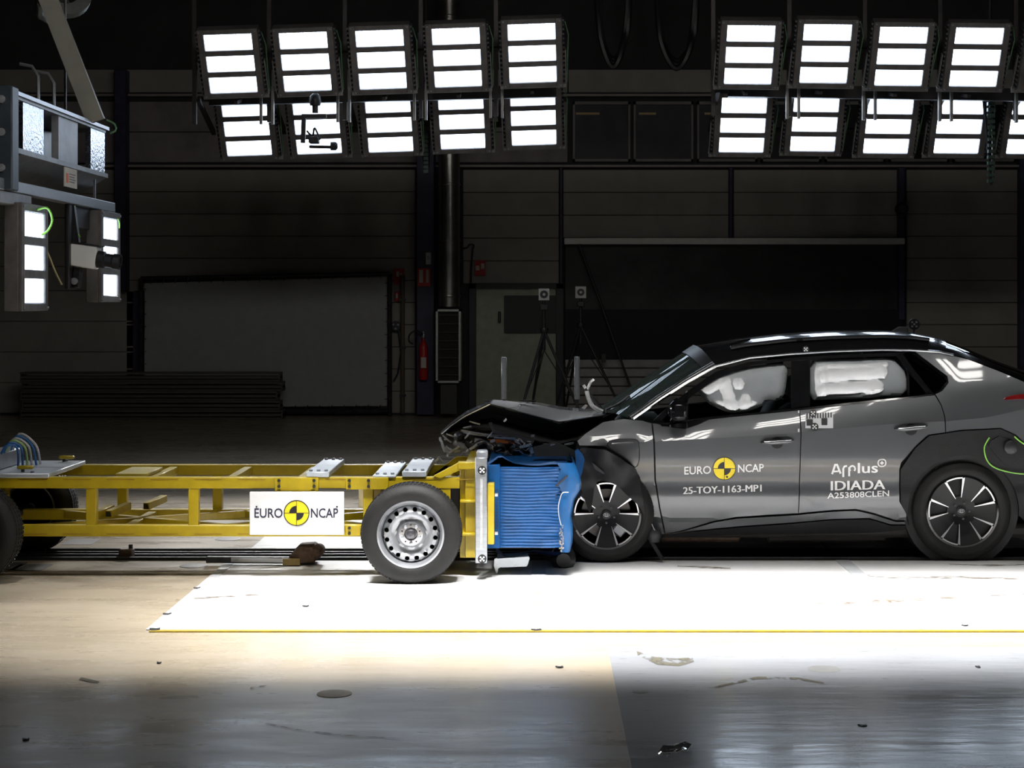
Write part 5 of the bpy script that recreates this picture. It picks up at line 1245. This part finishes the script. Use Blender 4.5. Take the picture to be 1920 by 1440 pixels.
# crumpled clear film near the front edge
c = G0(1266, 1412); t = thing('plastic_film', 'scrap of crumpled clear film on the grey floor at front', 'litter', c)
rows = []
for j in range(7):
    v = -1+2*j/6; hw = .06*math.sqrt(max(0, 1-v*v))+.006
    rows.append([c+Vector((v*.075, u*hw+v*.06, .014+.022*noise.noise(Vector((u*4, v*5, 8)))+.006*abs(u))) for u in (-1, -.6, -.2, .2, .6, 1)])
M_film = hazy('clear_film', (.85, .88, .9), (.5, .52, .55), .12)
MB().grid(rows).build('sheet', M_film, t, sharp=10)
MB().tube([rows[j][0] for j in range(7)], .002, 5).build('rolled_edge', M_dw, t)
# small tape tabs and crumbs
M_tab = mat('dark_tab', (.02, .02, .022), .5, var=.3)
tabs = [(573, 1139, 'small black tape tab on white deck left of trolley wheel', .02, .03), (290, 1183, 'black tape tab at the left corner of yellow line', .03, .035), (313, 1154, 'black tape tab on the sloping deck edge, nearer one', .025, .04), (369, 1105, 'black tape tab on the sloping deck edge, farther one', .022, .04), (1006, 1184, 'black tape tab where yellow line meets the deck joint', .03, .025), (1049, 1252, 'dark flake lying on beige floor left of slab joint', .02, .02), (48, 1388, 'dark flake at lower left on the floor', .015, .02), (1618, 1362, 'dark flake on the grey floor at lower right', .02, .02), (298, 1244, 'brown flake on the beige floor at left', .012, .02), (1834, 1252, 'curled dark flake on the grey slab at right', .012, .03), (1810, 1176, 'small dark tab on yellow line at right', .02, .01)]
for px, py, lab, wx, wy in tabs:
    c = G0(px, py); k = random.uniform(-.3, .3)
    pts = [Vector((math.cos(q)*wx*(1+.25*math.sin(3*q+k)), math.sin(q)*wy*(1+.2*math.cos(2*q)), 0)) for q in [i*2*PI/9 for i in range(9)]]
    zz = .011
    o = MB().prism([c+p+Vector((0, 0, zz)) for p in pts], [c+p*.9+Vector((0, 0, zz+.004+.003*math.sin(i*2))) for i, p in enumerate(pts)]).build('floor_scrap', M_tab)
    if py > 1190: o.location.z -= .0085
    elif py >= 1176: o.location.z -= .002
    else: o.location.z -= .004
    tag(o, lab, 'scrap', 'scraps on the floor')

# scuffs and dirt on deck and slab
def scuff_mat(name, col, lo, hi, sc, st):
    m = bpy.data.materials.new(name); m.use_nodes = True; nt = m.node_tree; b = nt.nodes['Principled BSDF']; o = nt.nodes['Material Output']
    b.inputs['Base Color'].default_value = (*col, 1); b.inputs['Roughness'].default_value = .6
    tc = nt.nodes.new('ShaderNodeTexCoord'); mp = nt.nodes.new('ShaderNodeMapping'); mp.inputs['Scale'].default_value = st
    n = nt.nodes.new('ShaderNodeTexNoise'); n.inputs['Scale'].default_value = sc; n.inputs['Detail'].default_value = 6; r = nt.nodes.new('ShaderNodeMapRange')
    r.inputs[1].default_value = lo; r.inputs[2].default_value = hi
    t_ = nt.nodes.new('ShaderNodeBsdfTransparent'); mx = nt.nodes.new('ShaderNodeMixShader')
    nt.links.new(tc.outputs['Object'], mp.inputs[0]); nt.links.new(mp.outputs[0], n.inputs[0]); nt.links.new(n.outputs[0], r.inputs[0]); nt.links.new(r.outputs[0], mx.inputs[0])
    nt.links.new(t_.outputs[0], mx.inputs[1]); nt.links.new(b.outputs[0], mx.inputs[2]); nt.links.new(mx.outputs[0], o.inputs[0]); return m
M_sc = scuff_mat('rubber_scuff', (.13, .10, .07), .45, .6, 9, (1, 5, 1)); M_dirt = scuff_mat('slab_dirt', (.11, .10, .07), .40, .55, 8, (2, 1, 1))
for pts, w_, m_ in (([(1440, 1137), (1560, 1134), (1670, 1128), (1800, 1122), (1930, 1116)], .05, M_sc), ([(330, 1126), (400, 1122), (490, 1116)], .035, M_sc), ([(670, 1094), (730, 1095), (800, 1093)], .02, M_sc), ([(1270, 1063), (1330, 1066), (1370, 1068)], .05, M_sc),
                    ([(1600, 1080), (1700, 1086), (1800, 1084), (1925, 1088)], .05, M_sc), ([(1780, 1060), (1850, 1062), (1925, 1060)], .04, M_sc), ([(1195, 1226), (1230, 1240), (1270, 1243), (1300, 1238)], .10, M_dirt), ([(1340, 1290), (1420, 1272), (1500, 1274), (1545, 1282)], .03, M_dirt), ([(470, 1290), (500, 1288)], .03, M_dirt), ([(150, 1273), (185, 1281)], .03, M_dirt), ([(440, 1345), (560, 1370), (650, 1380), (750, 1386)], .008, M_sc)):
    c_ = [G0(*p) for p in pts]; zz = .0075 if pts[0][1] < 1180 else .0035; n_ = len(c_)
    rows = [[p+Vector((0, s_*w_*(.35+.65*math.sin(PI*(i+.5)/n_)), zz)) for i, p in enumerate(c_)] for s_ in (-1, -.3, .3, 1)]
    MB().grid(rows).build('scuff_mark', m_, fl)
